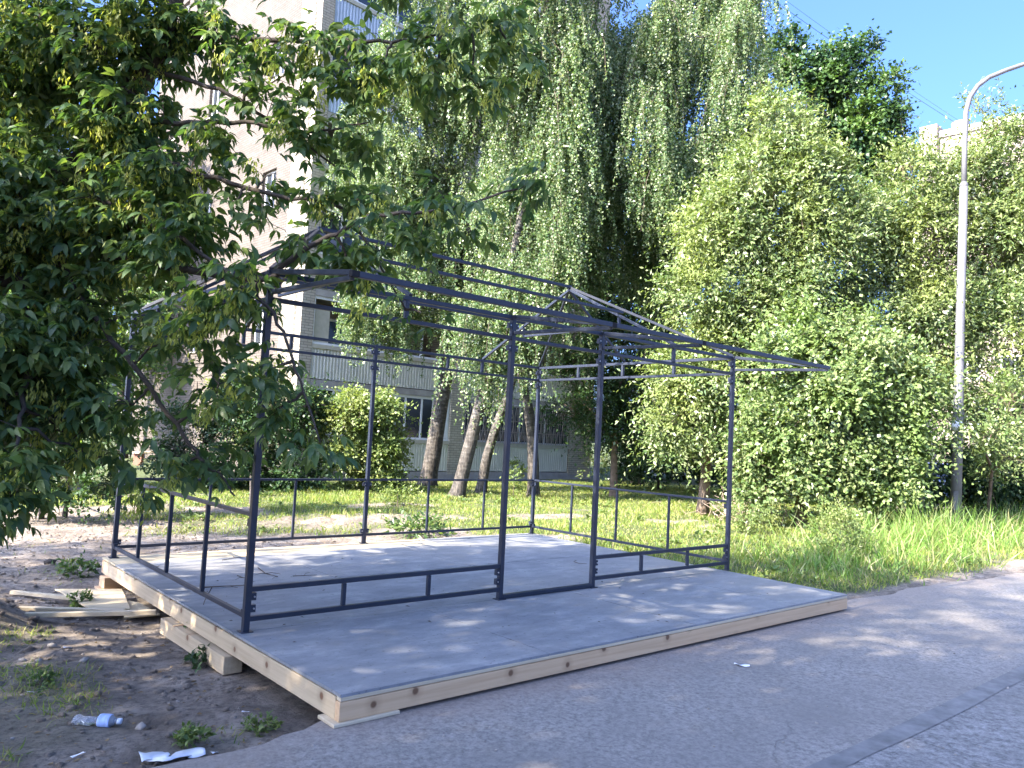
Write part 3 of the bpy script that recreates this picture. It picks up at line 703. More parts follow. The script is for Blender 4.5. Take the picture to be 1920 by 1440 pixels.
plank('batten', on_plane(33, 1148), on_plane(232, 1153), 0.055, 0.035, 'batten wood', 'pale batten on the soil along the near edge of the plywood offcut', 'batten', .05)
plank('batten', on_plane(46, 1166), on_plane(292, 1160), 0.055, 0.035, 'batten wood', 'longest pale batten on the soil, nearest the camera', 'batten', .05)
def sheet(name, pts, lift, t, mat, label, cat):
    P_ = np.array([on_plane(*p) for p in pts]); z_ = -0.245+lift; c_ = P_.mean(0)
    mb = MB().prism([(p[0]-c_[0], p[1]-c_[1]) for p in P_], 0, t); o = mb.build(name, mat, bevel=0.002); o.location = (c_[0], c_[1], z_)
    return tag(o, label, cat)
sheet('plywood_offcut', [(168, 1150), (244, 1150), (228, 1112), (102, 1112), (112, 1116)], 0.03, 0.014, 'raw plywood', 'pale plywood offcut lying on the soil left of the platform', 'plywood')
sheet('plywood_offcut', [(232, 1160), (300, 1154), (262, 1132), (240, 1128)], 0.004, 0.012, 'raw plywood', 'small plywood piece poking out from under the platform edge', 'plywood')

# plastic bottle, lying
pb = on_ground(180, 1362); bz = float(ground_z(pb[0], pb[1]))
bt = empty('plastic_bottle', (pb[0], pb[1], bz), 'crushed clear plastic bottle with blue label on the bare soil', 'bottle', rz=math.atan2(CR[1], CR[0])+0.10)
bt.scale = (0.80, 1.2, 1.2)
def lying(prof, name, mat, smooth=True, sq=0.8):
    mb = MB().lathe(prof, n=20); V = np.array(mb.v)
    V = np.stack([V[:, 2], V[:, 0], V[:, 1]*sq+0.033*sq], -1)
    k_ = (V[:, 0] < 0.02); V[k_, 2] = 0.027+(V[k_, 2]-0.027)*(0.8+0.15*np.sin(V[k_, 0]*90)); V[:, 1] += 0.006*np.sin(V[:, 0]*35)
    mb.v = [tuple(p) for p in V]; return mb.build(name, mat, bt, smooth=smooth)
lying([(0.006, -.15), (0.032, -.147), (0.034, -.12), (0.027, -.10), (0.033, -.08), (0.026, -.05), (0.031, -.03), (0.023, -.005), (0.029, .02), (0.034, .03), (0.034, .095), (0.030, .105), (0.018, .128), (0.0135, .138), (0.0135, .142)], 'body', 'clear plastic')
lying([(0.0352, .018), (0.0358, .03), (0.0358, .09), (0.0352, .098)], 'label_wrap', 'bottle label')
lying([(0.0155, .143), (0.0165, .146), (0.0165, .165), (0.015, .168)], 'cap', 'bottle cap')

# torn paper ribbon at the path edge
def ribbon(name, ctrl, wid, label, cat, lift=.012, amp=.018, grp=None):
    P_ = np.array([on_ground(*c_) for c_ in ctrl]); t = np.linspace(0, len(P_)-1, 40)
    Q = np.stack([np.interp(t, np.arange(len(P_)), P_[:, k]) for k in range(3)], -1)
    T = nrm(np.gradient(Q, axis=0)); T[:, 2] = 0; S2 = nrm(np.cross([0, 0, 1.0], nrm(T)))
    wd = np.interp(t, np.arange(len(P_)), wid)
    base = np.maximum(ground_z(Q[:, 0], Q[:, 1]), np.where(Q[:, 1] < -1.45, PZ, -9))+lift
    mb = MB(); k = len(Q)
    for s_, ph in ((-.5, 0.0), (0, 1.3), (.5, 2.4)):
        for i in range(k):
            p = Q[i]+S2[i]*wd[i]*s_
            mb.v.append((p[0], p[1], float(base[i]+amp*(0.5+0.5*math.sin(t[i]*3.1+ph)))))
    mb.f = [(r_*k+i, r_*k+i+1, (r_+1)*k+i+1, (r_+1)*k+i) for r_ in range(2) for i in range(k-1)]
    c_ = Q.mean(0); c_[2] = float(base.min()); o = mb.build(name, 'white paper', None, c_, smooth=True); o.location = c_
    so_ = o.modifiers.new('thickness', 'SOLIDIFY'); so_.thickness = 0.0015
    return tag(o, label, cat, grp)
ribbon('paper_strip', [(262, 1428), (285, 1424), (312, 1432), (345, 1420), (384, 1417)], [.12, .13, .045, .12, .06], 'long twisted strip of white paper lying at the edge of the path', 'paper')
ribbon('paper_scrap', [(1376, 1271), (1388, 1273), (1405, 1275)], [.02, .035, .02], 'torn white scrap of paper alone on the middle of the path', 'paper', .006, .012)
ribbon('paper_scrap', [(396, 1416), (408, 1413)], [.03, .02], 'tiny white scrap beside the end of the twisted paper strip', 'paper', .006, .01)
ribbon('paper_scrap', [(118, 1218), (134, 1217)], [.03, .02], 'white scrap on the soil by the dirt mound', 'paper', .01, .01)
ribbon('paper_scrap', [(50, 1301), (64, 1301)], [.018, .018], 'white scrap on the soil at the left edge, above the bottle', 'paper', .01, .006)
ribbon('paper_scrap', [(453, 1338), (467, 1338)], [.015, .015], 'thin white scrap on soil between bottle and platform', 'paper', .01, .006)
ribbon('paper_scrap', [(133, 1425), (158, 1414)], [.02, .02], 'grey white scrap near the lower left corner, below the bottle', 'paper', .01, .006)

# stones and crumbs on the bare soil
def stone_mesh(name, pts, rads, rng, mat):
    ico = np.array([[0, 0, 1], [.894, 0, .447], [.276, .851, .447], [-.724, .526, .447], [-.724, -.526, .447], [.276, -.851, .447],
                    [.724, .526, -.447], [-.276, .851, -.447], [-.894, 0, -.447], [-.276, -.851, -.447], [.724, -.526, -.447], [0, 0, -1]])
    F_ = np.array([[0,1,2],[0,2,3],[0,3,4],[0,4,5],[0,5,1],[1,6,2],[2,7,3],[3,8,4],[4,9,5],[5,10,1],[6,7,2],[7,8,3],[8,9,4],[9,10,5],[10,6,1],[6,11,7],[7,11,8],[8,11,9],[9,11,10],[10,11,6]])
    n_ = len(pts); V = pts[:, None, :]+ico[None]*rads[:, None, None]*rng.uniform(.55, 1.25, (n_, 12, 1))*np.array([1, 1, .6])
    idx = (np.arange(n_)[:, None]*12+F_.ravel()[None]).ravel()
    return link(name, np_mesh(name, V.reshape(-1, 3), idx, np.full(n_*20, 3)), mat)
rng = np.random.default_rng(31)
n_ = 2600; x = rng.uniform(-3.2, 3.5, n_); y = rng.uniform(-1.4, 11, n_)
k_ = (x < -0.12) | (y > 3.6); x, y = x[k_], y[k_]
rad = 0.003+0.013*rng.random(len(x))**3.5
pts = np.stack([x, y, ground_z(x, y)+rad*0.2], -1)
tag(stone_mesh('rubble', pts, rad, rng, 'stone'), 'loose small stones and crumbs scattered over the bare soil', 'rubble', kind='stuff')
n_ = 9000; x = rng.uniform(-3.2, 3.5, n_); y = rng.uniform(-1.3, 11, n_); k_ = (x < -0.15) | (y > 3.7); x, y = x[k_], y[k_]
dpm = np.exp(-(((x-MOUND[0])/0.9)**2+((y-MOUND[1])/1.1)**2))
rad = (0.006+0.026*rng.random(len(x))**3)*(1+.8*dpm)*(.6+.8*vnoise(x*1.3, y*1.3, 58))
tag(stone_mesh('soil_clods', np.stack([x, y, ground_z(x, y)+rad*.1], -1), rad, rng, 'soil'), 'brown clods of dug soil left of and behind the platform', 'soil', kind='stuff')
for k, (px, py, s_, lb) in enumerate([(92, 1058, .075, 'dark flat stone on the soil above the plywood offcut'), (42, 1240, .03, 'small pale stone at the foot of the dirt mound, left one'), (72, 1240, .028, 'small pale stone at the foot of the dirt mound, right one'),
                                     (158, 1239, .04, 'round whitish stone on the bare soil below the battens'), (265, 1365, .04, 'sandy stone on the soil right of the plastic bottle'), (98, 1213, .035, 'grey stone beside the dirt mound, near the white scrap')]):
    p = on_ground(px, py); o = stone_mesh('stone', np.array([[0, 0, s_*.25]]), np.array([s_]), rng, 'stone' if k else 'dark bark')
    o.location = p; tag(o, lb, 'stone')

# dead leaves and bark crumbs pressed on the soil
n_ = 5200; x = rng.uniform(-3.2, 4.5, n_); y = rng.uniform(-1.45, 11, n_); k_ = (x < -0.12) | (y > 3.6); x, y = x[k_], y[k_]; n_ = len(x)
tag(leaf_obj('leaf_litter', 'dry leaf', None, (0, 0, 0), np.stack([x, y, ground_z(x, y)+.004], -1), nrm(np.stack([rng.normal(size=n_), rng.normal(size=n_), rng.normal(scale=.15, size=n_)], -1)), nrm(rng.normal(scale=.25, size=(n_, 3))+np.array([0, 0, 1.0])), rng.uniform(.012, .05, n_), rng.uniform(.006, .03, n_)),
    'dry leaves and bark crumbs on the bare soil', 'leaf litter', kind='stuff')
n_ = 420; x = rng.uniform(0, 5.6, n_); y = rng.uniform(-1.4, 3.3, n_); k_ = rng.random(n_) < (.25+.75*np.exp(-((x-.5)**2+(y-.6)**2)/1.2)); x, y = x[k_], y[k_]; n_ = len(x)
tag(leaf_obj('deck_litter', 'twig bark', None, (0, 0, 0), np.stack([x, y, np.full(n_, .003)], -1), nrm(np.stack([rng.normal(size=n_), rng.normal(size=n_), np.zeros(n_)], -1)), np.tile([0, 0, 1.0], (n_, 1)), rng.uniform(.01, .045, n_), rng.uniform(.004, .014, n_)),
    'dark bark crumbs and bits scattered over the grey deck', 'crumbs', kind='stuff')
n_ = 900; x = rng.uniform(-1.5, 10, n_); y = rng.uniform(-5, -1.55, n_)
tag(stone_mesh('path_grit', np.stack([x, y, np.full(n_, PZ+.002)], -1), .003+.009*rng.random(n_)**3, rng, 'stone'), 'loose grit and pebbles on the path', 'grit', kind='stuff')
# fallen twigs on the deck
def twig(pts, r_, label, side=0, seed=0):
    rg = np.random.default_rng(seed)
    P_ = []
    for px, py in pts:
        d = CF + CR*(px-960)/FPX - CU*(py-720)/FPX; P_.append(CAM+d*((0.008-CAM[2])/d[2]))
    P_ = np.array(P_); mb = MB(); mb.tube(P_, np.linspace(r_, r_*.5, len(P_)), 5)
    for k in range(side):
        i = 1+k % (len(P_)-1); a = P_[i]; dr = nrm(P_[i]-P_[i-1]); sd = np.array([-dr[1], dr[0], 0])*rg.choice([-1, 1])
        mb.tube([a, a+(dr*.6+sd)*.05+np.array([0, 0, .01]), a+(dr*.9+sd*1.2)*.1+np.array([0, 0, .004])], [r_*.7, r_*.5, r_*.3], 4)
    c_ = P_.mean(0); c_[2] = 0; o = mb.build('twig', 'twig bark', None, c_); o.location = c_
    return tag(o, label, 'twig', 'fallen twigs on the deck')
twig([(383, 1101), (420, 1099), (462, 1097)], .006, 'straight dark twig on the deck beside the front left post', 2, 1)
twig([(484, 1064), (498, 1075), (521, 1081)], .005, 'forked dark twig on the deck right of the front left post', 3, 2)
twig([(549, 1080), (570, 1079), (594, 1078)], .004, 'thin straight twig on the deck, right of the forked twig', 1, 3)
twig([(417, 1050), (440, 1046), (461, 1043)], .004, 'thin twig across the sandy plywood strip at the back', 1, 4)
twig([(1076, 1053), (1085, 1056), (1100, 1057)], .004, 'small twig on the deck left of the door post', 0, 5)
twig([(445, 1079), (456, 1083), (470, 1084)], .004, 'short twig on the deck close behind the straight dark twig', 1, 6)
# broken leafy sprig hanging over the left rail
rng = np.random.default_rng(5)
sp = at(398, 1100, 6.05); sp2 = at(370, 1160, 5.95)
so_ = empty('maple_sprig', sp2, 'broken leafy twig leaning on the left rail over the platform edge', 'sprig')
mb = MB().tube([sp, (sp+sp2)/2+np.array([0, 0, .02]), sp2+np.array([0, 0, -.02])], [.004, .0035, .002], 5); mb.build('stem', 'twig bark', so_, sp2)
nl = 26; P_ = sp2+rng.normal(scale=(.05, .07, .045), size=(nl, 3)); A_ = nrm(rng.normal(size=(nl, 3))*np.array([.8, .8, .4])+np.array([-.1, -.1, -.7]))
leaf_obj('leaves', 'box elder leaf', so_, sp2, P_, A_, rnd(rng, nl)+np.array([0, 0, .6]), rng.uniform(.07, .11, nl), rng.uniform(.03, .045, nl), LEAF_T)

# ------------------------------------------------------------------ cables across the sky
for k, (pa, pb2, lb) in enumerate([((1452, 0), (1800, 236), 'lower of two thin dark cables crossing the blue sky'), ((1478, 0), (1715, 165), 'upper of two thin dark cables crossing the blue sky')]):
    dep0, dep1 = 34, 50
    a = at(pa[0]-120, pa[1]-85, dep0); b_ = at(pb2[0]+(60 if k == 0 else 160), pb2[1]+(36 if k == 0 else 110), dep1); t = np.linspace(0, 1, 24)[:, None]
    P_ = a+(b_-a)*t; P_[:, 2] -= (4*.25*t*(1-t))[:, 0]
    o = MB().tube(P_, 0.011 if k == 0 else 0.007, 5).build('overhead_cable', 'cable black', None, P_[0]); o.location = P_[0]; tag(o, lb, 'cable')

# ------------------------------------------------------------------ parked cars glimpsed through the trees
def car(pos, rz, paint, label):
    c_ = empty('parked_car', pos, label, 'car', 'cars parked behind the trees', rz)
    prof = [(-2.1, .28), (-2.12, .62), (-2.02, .86), (-1.2, .93), (1.05, .93), (1.75, .84), (2.08, .66), (2.12, .30)]
    mb = MB(); k = len(prof)
    for s_, wd in ((-1, .80), (-1, .86), (1, .86), (1, .80)):
        ins = 0.06 if wd < .85 else 0
        for x, z_ in prof: mb.v.append((x*(1-ins*.3), s_*wd, .3+(z_-.3)*(1 if wd > .85 else .96)))
    idx = [0, 1, 2, 3]
    for j in range(3): mb.f += [(j*k+i, j*k+i+1, (j+1)*k+i+1, (j+1)*k+i) for i in range(k-1)]+[((j+1)*k, (j+1)*k+k-1, j*k+k-1, j*k)]
    mb.f += [tuple(range(k))[::-1], tuple(3*k+i for i in range(k))]
    mb.build('body', paint, c_, smooth=False, bevel=0.05)
    cab = [(-1.75, .92, .78), (-1.25, 1.40, .62), (.25, 1.44, .62), (1.12, .92, .76)]
    mb = MB(); mb.v = [(x, -w_, z_) for x, z_, w_ in cab]+[(x, w_, z_) for x, z_, w_ in cab]
    mb.f = [(0, 1, 2, 3), (7, 6, 5, 4), (0, 4, 5, 1), (1, 5, 6, 2), (2, 6, 7, 3), (3, 7, 4, 0)]
    mb.build('windows', 'car glass', c_, bevel=0.03)
    mb = MB().prism([(-1.3, -.61), (.28, -.61), (.28, .61), (-1.3, .61)], 1.405, 1.465); mb.build('roof', paint, c_, bevel=0.03)
    for x in (-1.32, 1.32):
        for s_ in (-1, 1):
            mb = MB().tube([(x, s_*.70, .31), (x, s_*.885, .31)], .31, 20); wl = mb.build('wheel', 'tyre rubber', c_, bevel=.02)
            mb = MB().tube([(x, s_*.886, .31), (x, s_*.90, .31)], .19, 14); mb.build('rim', 'wheel alloy', wl)
    for s_ in (-1, 1):
        mb = MB().box((2.0, s_*.62-.16, .60), (2.10, s_*.62+.16, .72)); mb.build('headlight', 'window glass', c_, bevel=.02)
    return c_
car((*at(1232, 880, 37)[:2], -0.2), math.radians(70), 'silver car paint', 'pale silver car glimpsed between the dark tree trunks right of the block')
car((*at(1300, 880, 41)[:2], -0.2), math.radians(75), 'dark car paint', 'dark car in the shade behind the drooping bush')
car((*at(1748, 900, 30)[:2], -0.2), math.radians(20), 'blue car paint', 'blue car hidden behind the bushes left of the lamp post foot')
car((*at(1850, 900, 32)[:2], -0.2), math.radians(15), 'silver car paint', 'pale silver car hidden behind the bushes right of the lamp post')
# low bench-like seat in the far left yard
p = on_ground(282, 872); be = empty('yard_bench', p, 'pale bench with red-brown supports in the yard behind the left posts', 'bench', rz=.5)
MB().box((-.75, -.2, .42), (.75, .2, .47)).build('seat', 'batten wood', be, bevel=.005)
for x in (-.55, .55): MB().box((x-.06, -.18, 0), (x+.06, .18, .42)).build('leg', 'red brown wood', be, bevel=.005)

# ------------------------------------------------------------------ grass
def blades(name, mat, x, y, h, wd, lean, rng, label, cat):
    P_ = np.stack([x, y, ground_z(x, y)-.01], -1); n_ = len(x)
    A_ = nrm(np.stack([rng.normal(scale=lean, size=n_), rng.normal(scale=lean, size=n_), np.ones(n_)], -1))
    Nn = nrm(np.stack([rng.normal(size=n_), rng.normal(size=n_), np.zeros(n_)], -1))
    V, idx, sz = leaf_arrays(P_, A_, Nn, h, wd, BLADE_T)
    return tag(link(name, np_mesh(name, V, idx, sz), mat), label, cat, kind='stuff')
rng = np.random.default_rng(41)
n_ = 420000; x = rng.uniform(-3, 24, n_); y = rng.uniform(-1.3, 16, n_)
tv = turf(x, y)*(0.35+0.65*vnoise(x*2.3, y*2.3, 51)); dist = np.hypot(x-CAM[0], y-CAM[1])
keep = rng.random(n_) < tv*0.8
keep &= ~((x > -0.2) & (x < 5.85) & (y > -1.5) & (y < 3.5))
keep &= (y > np.interp(x, ex, ey)+.04); keep &= x > -0.2+0*y
x, y = x[keep], y[keep]; n_ = len(x)
blades('lawn_grass', 'grass blade', x, y, rng.uniform(.03, .13, n_)*(0.35+1.1*vnoise(x*1.2, y*1.2, 52)), rng.uniform(.008, .016, n_), .45, rng, 'short lawn grass behind and right of the platform', 'grass')
n_ = 130000; x = rng.uniform(-3.4, -0.1, n_); y = rng.uniform(-1.6, 11, n_)
keep = rng.random(n_) < turf(x, y)*0.75*sstep(0.40, 0.70, vnoise(x*2.6, y*2.6, 53)); keep &= y > -1.45
x, y = x[keep], y[keep]; n_ = len(x)
blades('sparse_grass', 'grass blade', x, y, rng.uniform(.02, .075, n_), rng.uniform(.004, .008, n_), .8, rng, 'thin grass tufts on the trodden soil left of the platform', 'grass')
# tall grass at the lamp post
n_ = 23000; x = rng.uniform(6.2, 20, n_); y = rng.uniform(-1.35, 3.2, n_)
dn = np.exp(-((y-0.35-0.04*(x-11))/1.0)**2)*sstep(6.3, 8.6, x)*(0.12+.9*sstep(.25, .75, vnoise(x*2.1, y*2.1, 54)))
keep = (rng.random(n_) < dn) & (y > np.interp(x, ex, ey)+0.03)
x, y = x[keep], y[keep]; n_ = len(x)
hh = rng.uniform(.2, .66, n_)*(0.55+.9*vnoise(x*1.1, y*1.3, 57))*np.interp(x, [6.2, 9, 11, 20], [.5, .8, 1.15, 1.25])*np.interp(y, [-1.3, -.4, 1], [.55, .8, .9])
blades('tall_grass', 'tall grass blade', x, y, hh, rng.uniform(.009, .019, n_), .46, rng, 'tall bright green grass round the lamp post beside the path', 'grass')

# broad leaved rosettes and clover among the grass
rng = np.random.default_rng(43); n_ = 2600; x = rng.uniform(1.5, 22, n_); y = rng.uniform(-1.0, 15, n_)
k_ = (rng.random(n_) < turf(x, y)*.9*sstep(.35, .7, vnoise(x*.9, y*.9, 59))) & ~((x > -0.3) & (x < 6.0) & (y > -1.6) & (y < 3.7)) & (y > np.interp(x, ex, ey)+.15); x, y = x[k_], y[k_]
m_ = 9; xx = np.repeat(x, m_); yy = np.repeat(y, m_); az = rng.uniform(0, 6.283, len(xx)); P_ = np.stack([xx, yy, ground_z(xx, yy)+rng.uniform(0, .06, len(xx))], -1)
A_ = nrm(np.stack([np.cos(az), np.sin(az), rng.uniform(.15, 1.3, len(xx))], -1)); sz_ = np.repeat(rng.uniform(.05, .15, len(x)), m_)*rng.uniform(.6, 1.2, len(xx))
tag(leaf_obj('lawn_weeds', 'apple leaf', None, (0, 0, 0), P_, A_, np.tile([0, 0, 1.0], (len(xx), 1))+rng.normal(scale=.2, size=(len(xx), 3)), sz_, sz_*.38, LEAF_T), 'broad leaved weeds growing all through the lawn', 'weeds', kind='stuff')

# ------------------------------------------------------------------ trees and bushes
def clumps_px(lst, dep, zs=0.8):
    """(px, py, rx, ry[, depth]) seen in the photo -> real clumps at that depth"""
    out = []
    for c_ in lst:
        d_ = c_[4] if len(c_) > 4 else dep; s_ = d_/FPX
        wt = c_[5] if len(c_) > 5 else 1.0
        rx, ry = c_[2]*s_, c_[3]*s_
        out.append((at(c_[0], c_[1], d_), (rx, rx*zs, ry), rx*ry*wt))
    return out
def wood_of(mb, trunk, r0, clumps, rng, sides=8, lr=0.35, start=0.35, minr=0.012):
    """tapered trunk through the points, one limb to the heart of each clump"""
    T_ = np.array(trunk, float); k = len(T_)
    tt = np.linspace(0, k-1, max(8, 4*k)); P_ = np.stack([np.interp(tt, np.arange(k), T_[:, j]) for j in range(3)], -1)
    rad = r0*np.linspace(1, .32, len(P_)); rad[0] *= 1.35; rad[1] *= 1.1
    mb.tube(P_, rad, sides+2)
    lo = int(len(P_)*start)
    for c_ in clumps:
        cc = np.array(c_[0]); cand = P_[lo:]; dz = cc[2]-cand[:, 2]
        sc_ = np.linalg.norm(cand-cc, axis=1)+np.where(dz < 0.1, (0.1-dz)*1.5, 0); j = lo+int(np.argmin(sc_))
        r1 = min(rad[j]*.7, max(minr, lr*rad[j]+0.01*np.linalg.norm(cc-P_[j])*lr))
        pp = limb(mb, P_[j], cc, r1, minr*.5, rng, 7, 0.10, 0.25, 6)
        for _ in range(4):
            i = rng.integers(2, 6); e_ = cc+rnd(rng, 1)[0]*np.array(c_[1])*.85
            limb(mb, pp[i], e_, max(minr*.5, r1*.4), minr*.22, rng, 5, 0.06, 0.3, 4)
def leafy(name, label, cat, trunk, r0, clumps, n, L, Wd, leaf, bark, group=None, tl=0.45, per=8, droop=0.25, upb=0.25, seed=0, shell=0.5, nsub=8, ntw=500, T=QUAD_T, dirmix=0.8, minr=0.012):
    rng = np.random.default_rng(seed); base = np.array(trunk[0], float)
    root = empty(name, base, label, cat, group)
    mb = MB(); wood_of(mb, trunk, r0, clumps, rng, minr=minr)
    nt_ = n//per
    sub = []; nsub = nsub
    for c_ in clumps:      # every big clump breaks into uneven sprays with gaps between them
        R_ = np.array(c_[1])
        for _ in range(nsub):
            d_ = rnd(rng, 1)[0]*R_*rng.uniform(.45, 1.0); s_ = rng.uniform(.20, .43)
            sub.append((np.array(c_[0])+d_, R_*s_*np.array([1, 1, rng.uniform(.7, 1.1)]), c_[2]*s_*s_*rng.uniform(.7, 1.3)))
    P_, O_, ci_ = in_clumps(rng, sub, nt_, shell)
    hub = np.array([c_[0] for c_ in clumps])[ci_//nsub]; O_ = nrm(O_+nrm(P_-hub)*.9)
    D_ = nrm(O_*dirmix+rnd(rng, nt_)*.6+np.array([0, 0, upb]))
    tl = tl*np.where(rng.random(nt_) < .18, rng.uniform(1.4, 2.3, nt_), 1.0)
    tlv = np.broadcast_to(tl, nt_)
    for i in rng.choice(nt_, min(nt_//7, ntw), replace=False):
        e_ = P_[i]+D_[i]*tlv[i]*.8; e_[2] -= droop*.5*tlv[i]; a_ = P_[i]-nrm(O_[i])*tlv[i]*.8
        mb.tube([a_, P_[i], e_], [minr*.45, minr*.33, minr*.15], 3, cap=False)
    mb.build('trunk', bark, root, base, smooth=True)
    pos, ax, nn = twigs(rng, P_, D_, tl, per, droop, O=O_)
    m_ = len(pos)
    leaf_obj('crown', leaf, root, base, pos, ax, nn, L*rng.uniform(.5, 1.35, m_), Wd*rng.uniform(.6, 1.3, m_), T)
    return root

# ---- birches: hanging strands
def birch(label, trunk_px, clumps, nstr, slen, seed, extra=None, r0=0.2, per=78, L=0.068, Wd=0.054):
    rng = np.random.default_rng(seed)
    trunk = [at(*q_) for q_ in trunk_px]; trunk[0][2] = float(ground_z(trunk[0][0], trunk[0][1]))-.05
    base = np.array(trunk[0]); root = empty('birch_tree', base, label, 'tree', 'birches in front of the brick block')
    mb = MB(); wood_of(mb, trunk, r0, clumps, rng, 10, .3, .4); mb.build('trunk', 'birch bark', root, base, smooth=True)
    nstr = int(nstr*2.3); nb = nstr//13
    Pb, Ob, ci = in_clumps(rng, clumps, nb, 0.5); bi = rng.integers(0, nb, nstr)
    P_ = Pb[bi]+rng.normal(scale=.19, size=(nstr, 3))*np.array([1, 1, 1.6]); O_ = Ob[bi]; blen = rng.uniform(.55, 1.35, nb)[bi]
    ln = slen*rng.uniform(.5, 1.15, nstr)*blen
    t = np.arange(per)/per
    out = np.stack([O_[:, 0], O_[:, 1], np.zeros(nstr)], -1)*.22+rng.normal(scale=.10, size=(nstr, 3))*np.array([1, 1, 0])
    pos = P_[:, None, :]+out[:, None, :]*(np.sqrt(t)[None, :, None]*ln[:, None, None])
    pos[:, :, 2] -= (t[None, :]**1.15)*ln[:, None]
    sway = rng.normal(scale=.05, size=(nstr, 1, 3))*np.sin(t*7)[None, :, None]; pos = pos+sway
    mask = (rng.random((nstr, per)) < np.minimum(1, ln/slen+.15)[:, None])
    pos = (pos+rng.normal(scale=.028, size=pos.shape))[mask]
    m_ = len(pos)
    ax = nrm(rnd(rng, m_)*.75+np.array([0, 0, -.75])); nn = rnd(rng, m_)+np.array([-.55, -.3, .25])
    leaf_obj('crown', 'birch leaf', root, base, pos, ax, nn, L*rng.uniform(.6, 1.25, m_), Wd*rng.uniform(.7, 1.2, m_))
    mb = MB()
    for i in rng.choice(nstr, nstr//6, replace=False):
        q_ = P_[i]+out[i]*(np.sqrt(np.array([0, .3, .65, 1]))[:, None]*ln[i]); q_[:, 2] -= np.array([0, .3, .65, 1])**1.15*ln[i]
        mb.tube(q_, [.006, .005, .004, .002], 3, cap=False)
    mb.build('hanging_twigs', 'twig bark', root, base)['kind'] = 'stuff'
    return root
birch('thick birch at left with a leaning dark furrowed trunk and sunlit hanging leaves',
      [(800, 918, 23.2), (812, 850, 23.1), (826, 760, 23), (840, 680, 22.9), (856, 580, 22.7), (880, 440, 22.5), (918, 290, 22.4), (936, 190, 22.3), (950, 40, 22.2), (955, -160, 22)],
      clumps_px([(780, 140, 110, 110), (760, 330, 90, 120), (850, 400, 90, 120), (780, 520, 95, 80), (700, 560, 70, 50, 21.5), (900, 230, 70, 130), (880, 60, 90, 90), (950, 500, 70, 70), (870, 560, 80, 60), (800, -120, 150, 140, 22, .5), (690, 250, 60, 100, 24)], 22.3), 1900, 1.15, 101, r0=.26)
birch('leaning birch second from left, its trunk pale above the bushy foot',
      [(855, 942, 19.9), (872, 870, 19.9), (895, 780, 19.8), (912, 715, 19.8), (935, 620, 19.7), (965, 470, 19.6), (1000, 280, 19.5), (1020, 90, 19.4), (1035, -120, 19.4)],
      clumps_px([(1040, 60, 55, 90, 19.2, 1.6), (1052, 200, 48, 120, 19.2, 1.6), (1062, 330, 38, 90, 19.1, 1.6), (960, 60, 80, 100), (970, 330, 70, 110, 20), (930, 600, 70, 60, 19.8), (1010, 520, 60, 70), (1020, -140, 120, 120, 19.5, .5)], 19.6), 1350, 1.7, 102, r0=.19)
birch('thin pale birch leaning right, third trunk from the left',
      [(900, 940, 21.6), (912, 860, 21.6), (930, 800, 21.5), (955, 735, 21.4), (978, 650, 21.3), (1000, 560, 21.3), (1050, 380, 21.2), (1100, 150, 21.2), (1130, -60, 21)],
      clumps_px([(1120, 130, 80, 120), (1130, 320, 70, 110, 22), (1080, 450, 70, 80, 22), (1100, -100, 110, 110, 21.5, .5), (1010, 430, 60, 70, 22)], 21.3), 850, 1.5, 103, r0=.15)
birch('birch with a trunk bowed to the left, right of the other birch trunks',
      [(1000, 940, 21.2), (1000, 870, 21.2), (998, 820, 21.2), (990, 760, 21.2), (977, 705, 21.2), (990, 600, 21.6), (1080, 420, 21.6), (1200, 200, 21.4), (1270, 0, 21.4), (1290, -150, 21.4)],
      clumps_px([(1212, 230, 30, 110, 19.6, 1.8), (1232, 330, 26, 70, 19.6, 1.8), (1225, 90, 55, 80, 20.4, 1.3), (1300, 120, 80, 110, 21), (1340, 300, 80, 110, 21), (1250, 430, 60, 90, 22.5), (1390, 170, 60, 110, 20.6, 1.2), (1400, 50, 55, 70, 20.6, 1.2), (1330, -60, 120, 110, 23.4, .9), (1250, 30, 60, 70), (1370, 0, 70, 60), (1200, 470, 60, 70), (1330, 420, 70, 60, 24), (1420, 240, 40, 100, 23.5)], 23.2), 1500, 1.7, 104, r0=.17)

# ---- right hand bushes and trees
def gb(px, py): p = on_ground(px, py, -.2); return p
def up_from(base, *more): return [np.array(base)+np.array([0, 0, -.08])]+[np.array(m_) for m_ in more]
b = gb(1310, 940); b = np.array([at(1318, 930, 18.3)[0], at(1318, 930, 18.3)[1], -.2])
leafy('sallow_bush', 'tall light green bush with drooping lower sprays behind the right end of the frame', 'bush', up_from(b, at(1330, 800, 18), at(1390, 600, 17.6), at(1440, 420, 17.4), at(1470, 300, 17.4)), .13,
      clumps_px([(1480, 215, 55, 55), (1400, 320, 85, 70), (1520, 310, 85, 70), (1330, 430, 75, 80), (1440, 440, 95, 80), (1550, 420, 85, 80), (1330, 555, 70, 75), (1430, 580, 90, 70), (1520, 540, 70, 70), (1290, 690, 60, 60), (1260, 790, 45, 55), (1345, 700, 70, 60), (1330, 790, 45, 50), (1400, 690, 60, 60)], 17.5),
      112000, .108, .046, 'willow leaf', 'brown bark', tl=.6, per=11, droop=.35, seed=201, group=None)
b = np.array([*at(1720, 950, 19)[:2], -.2])
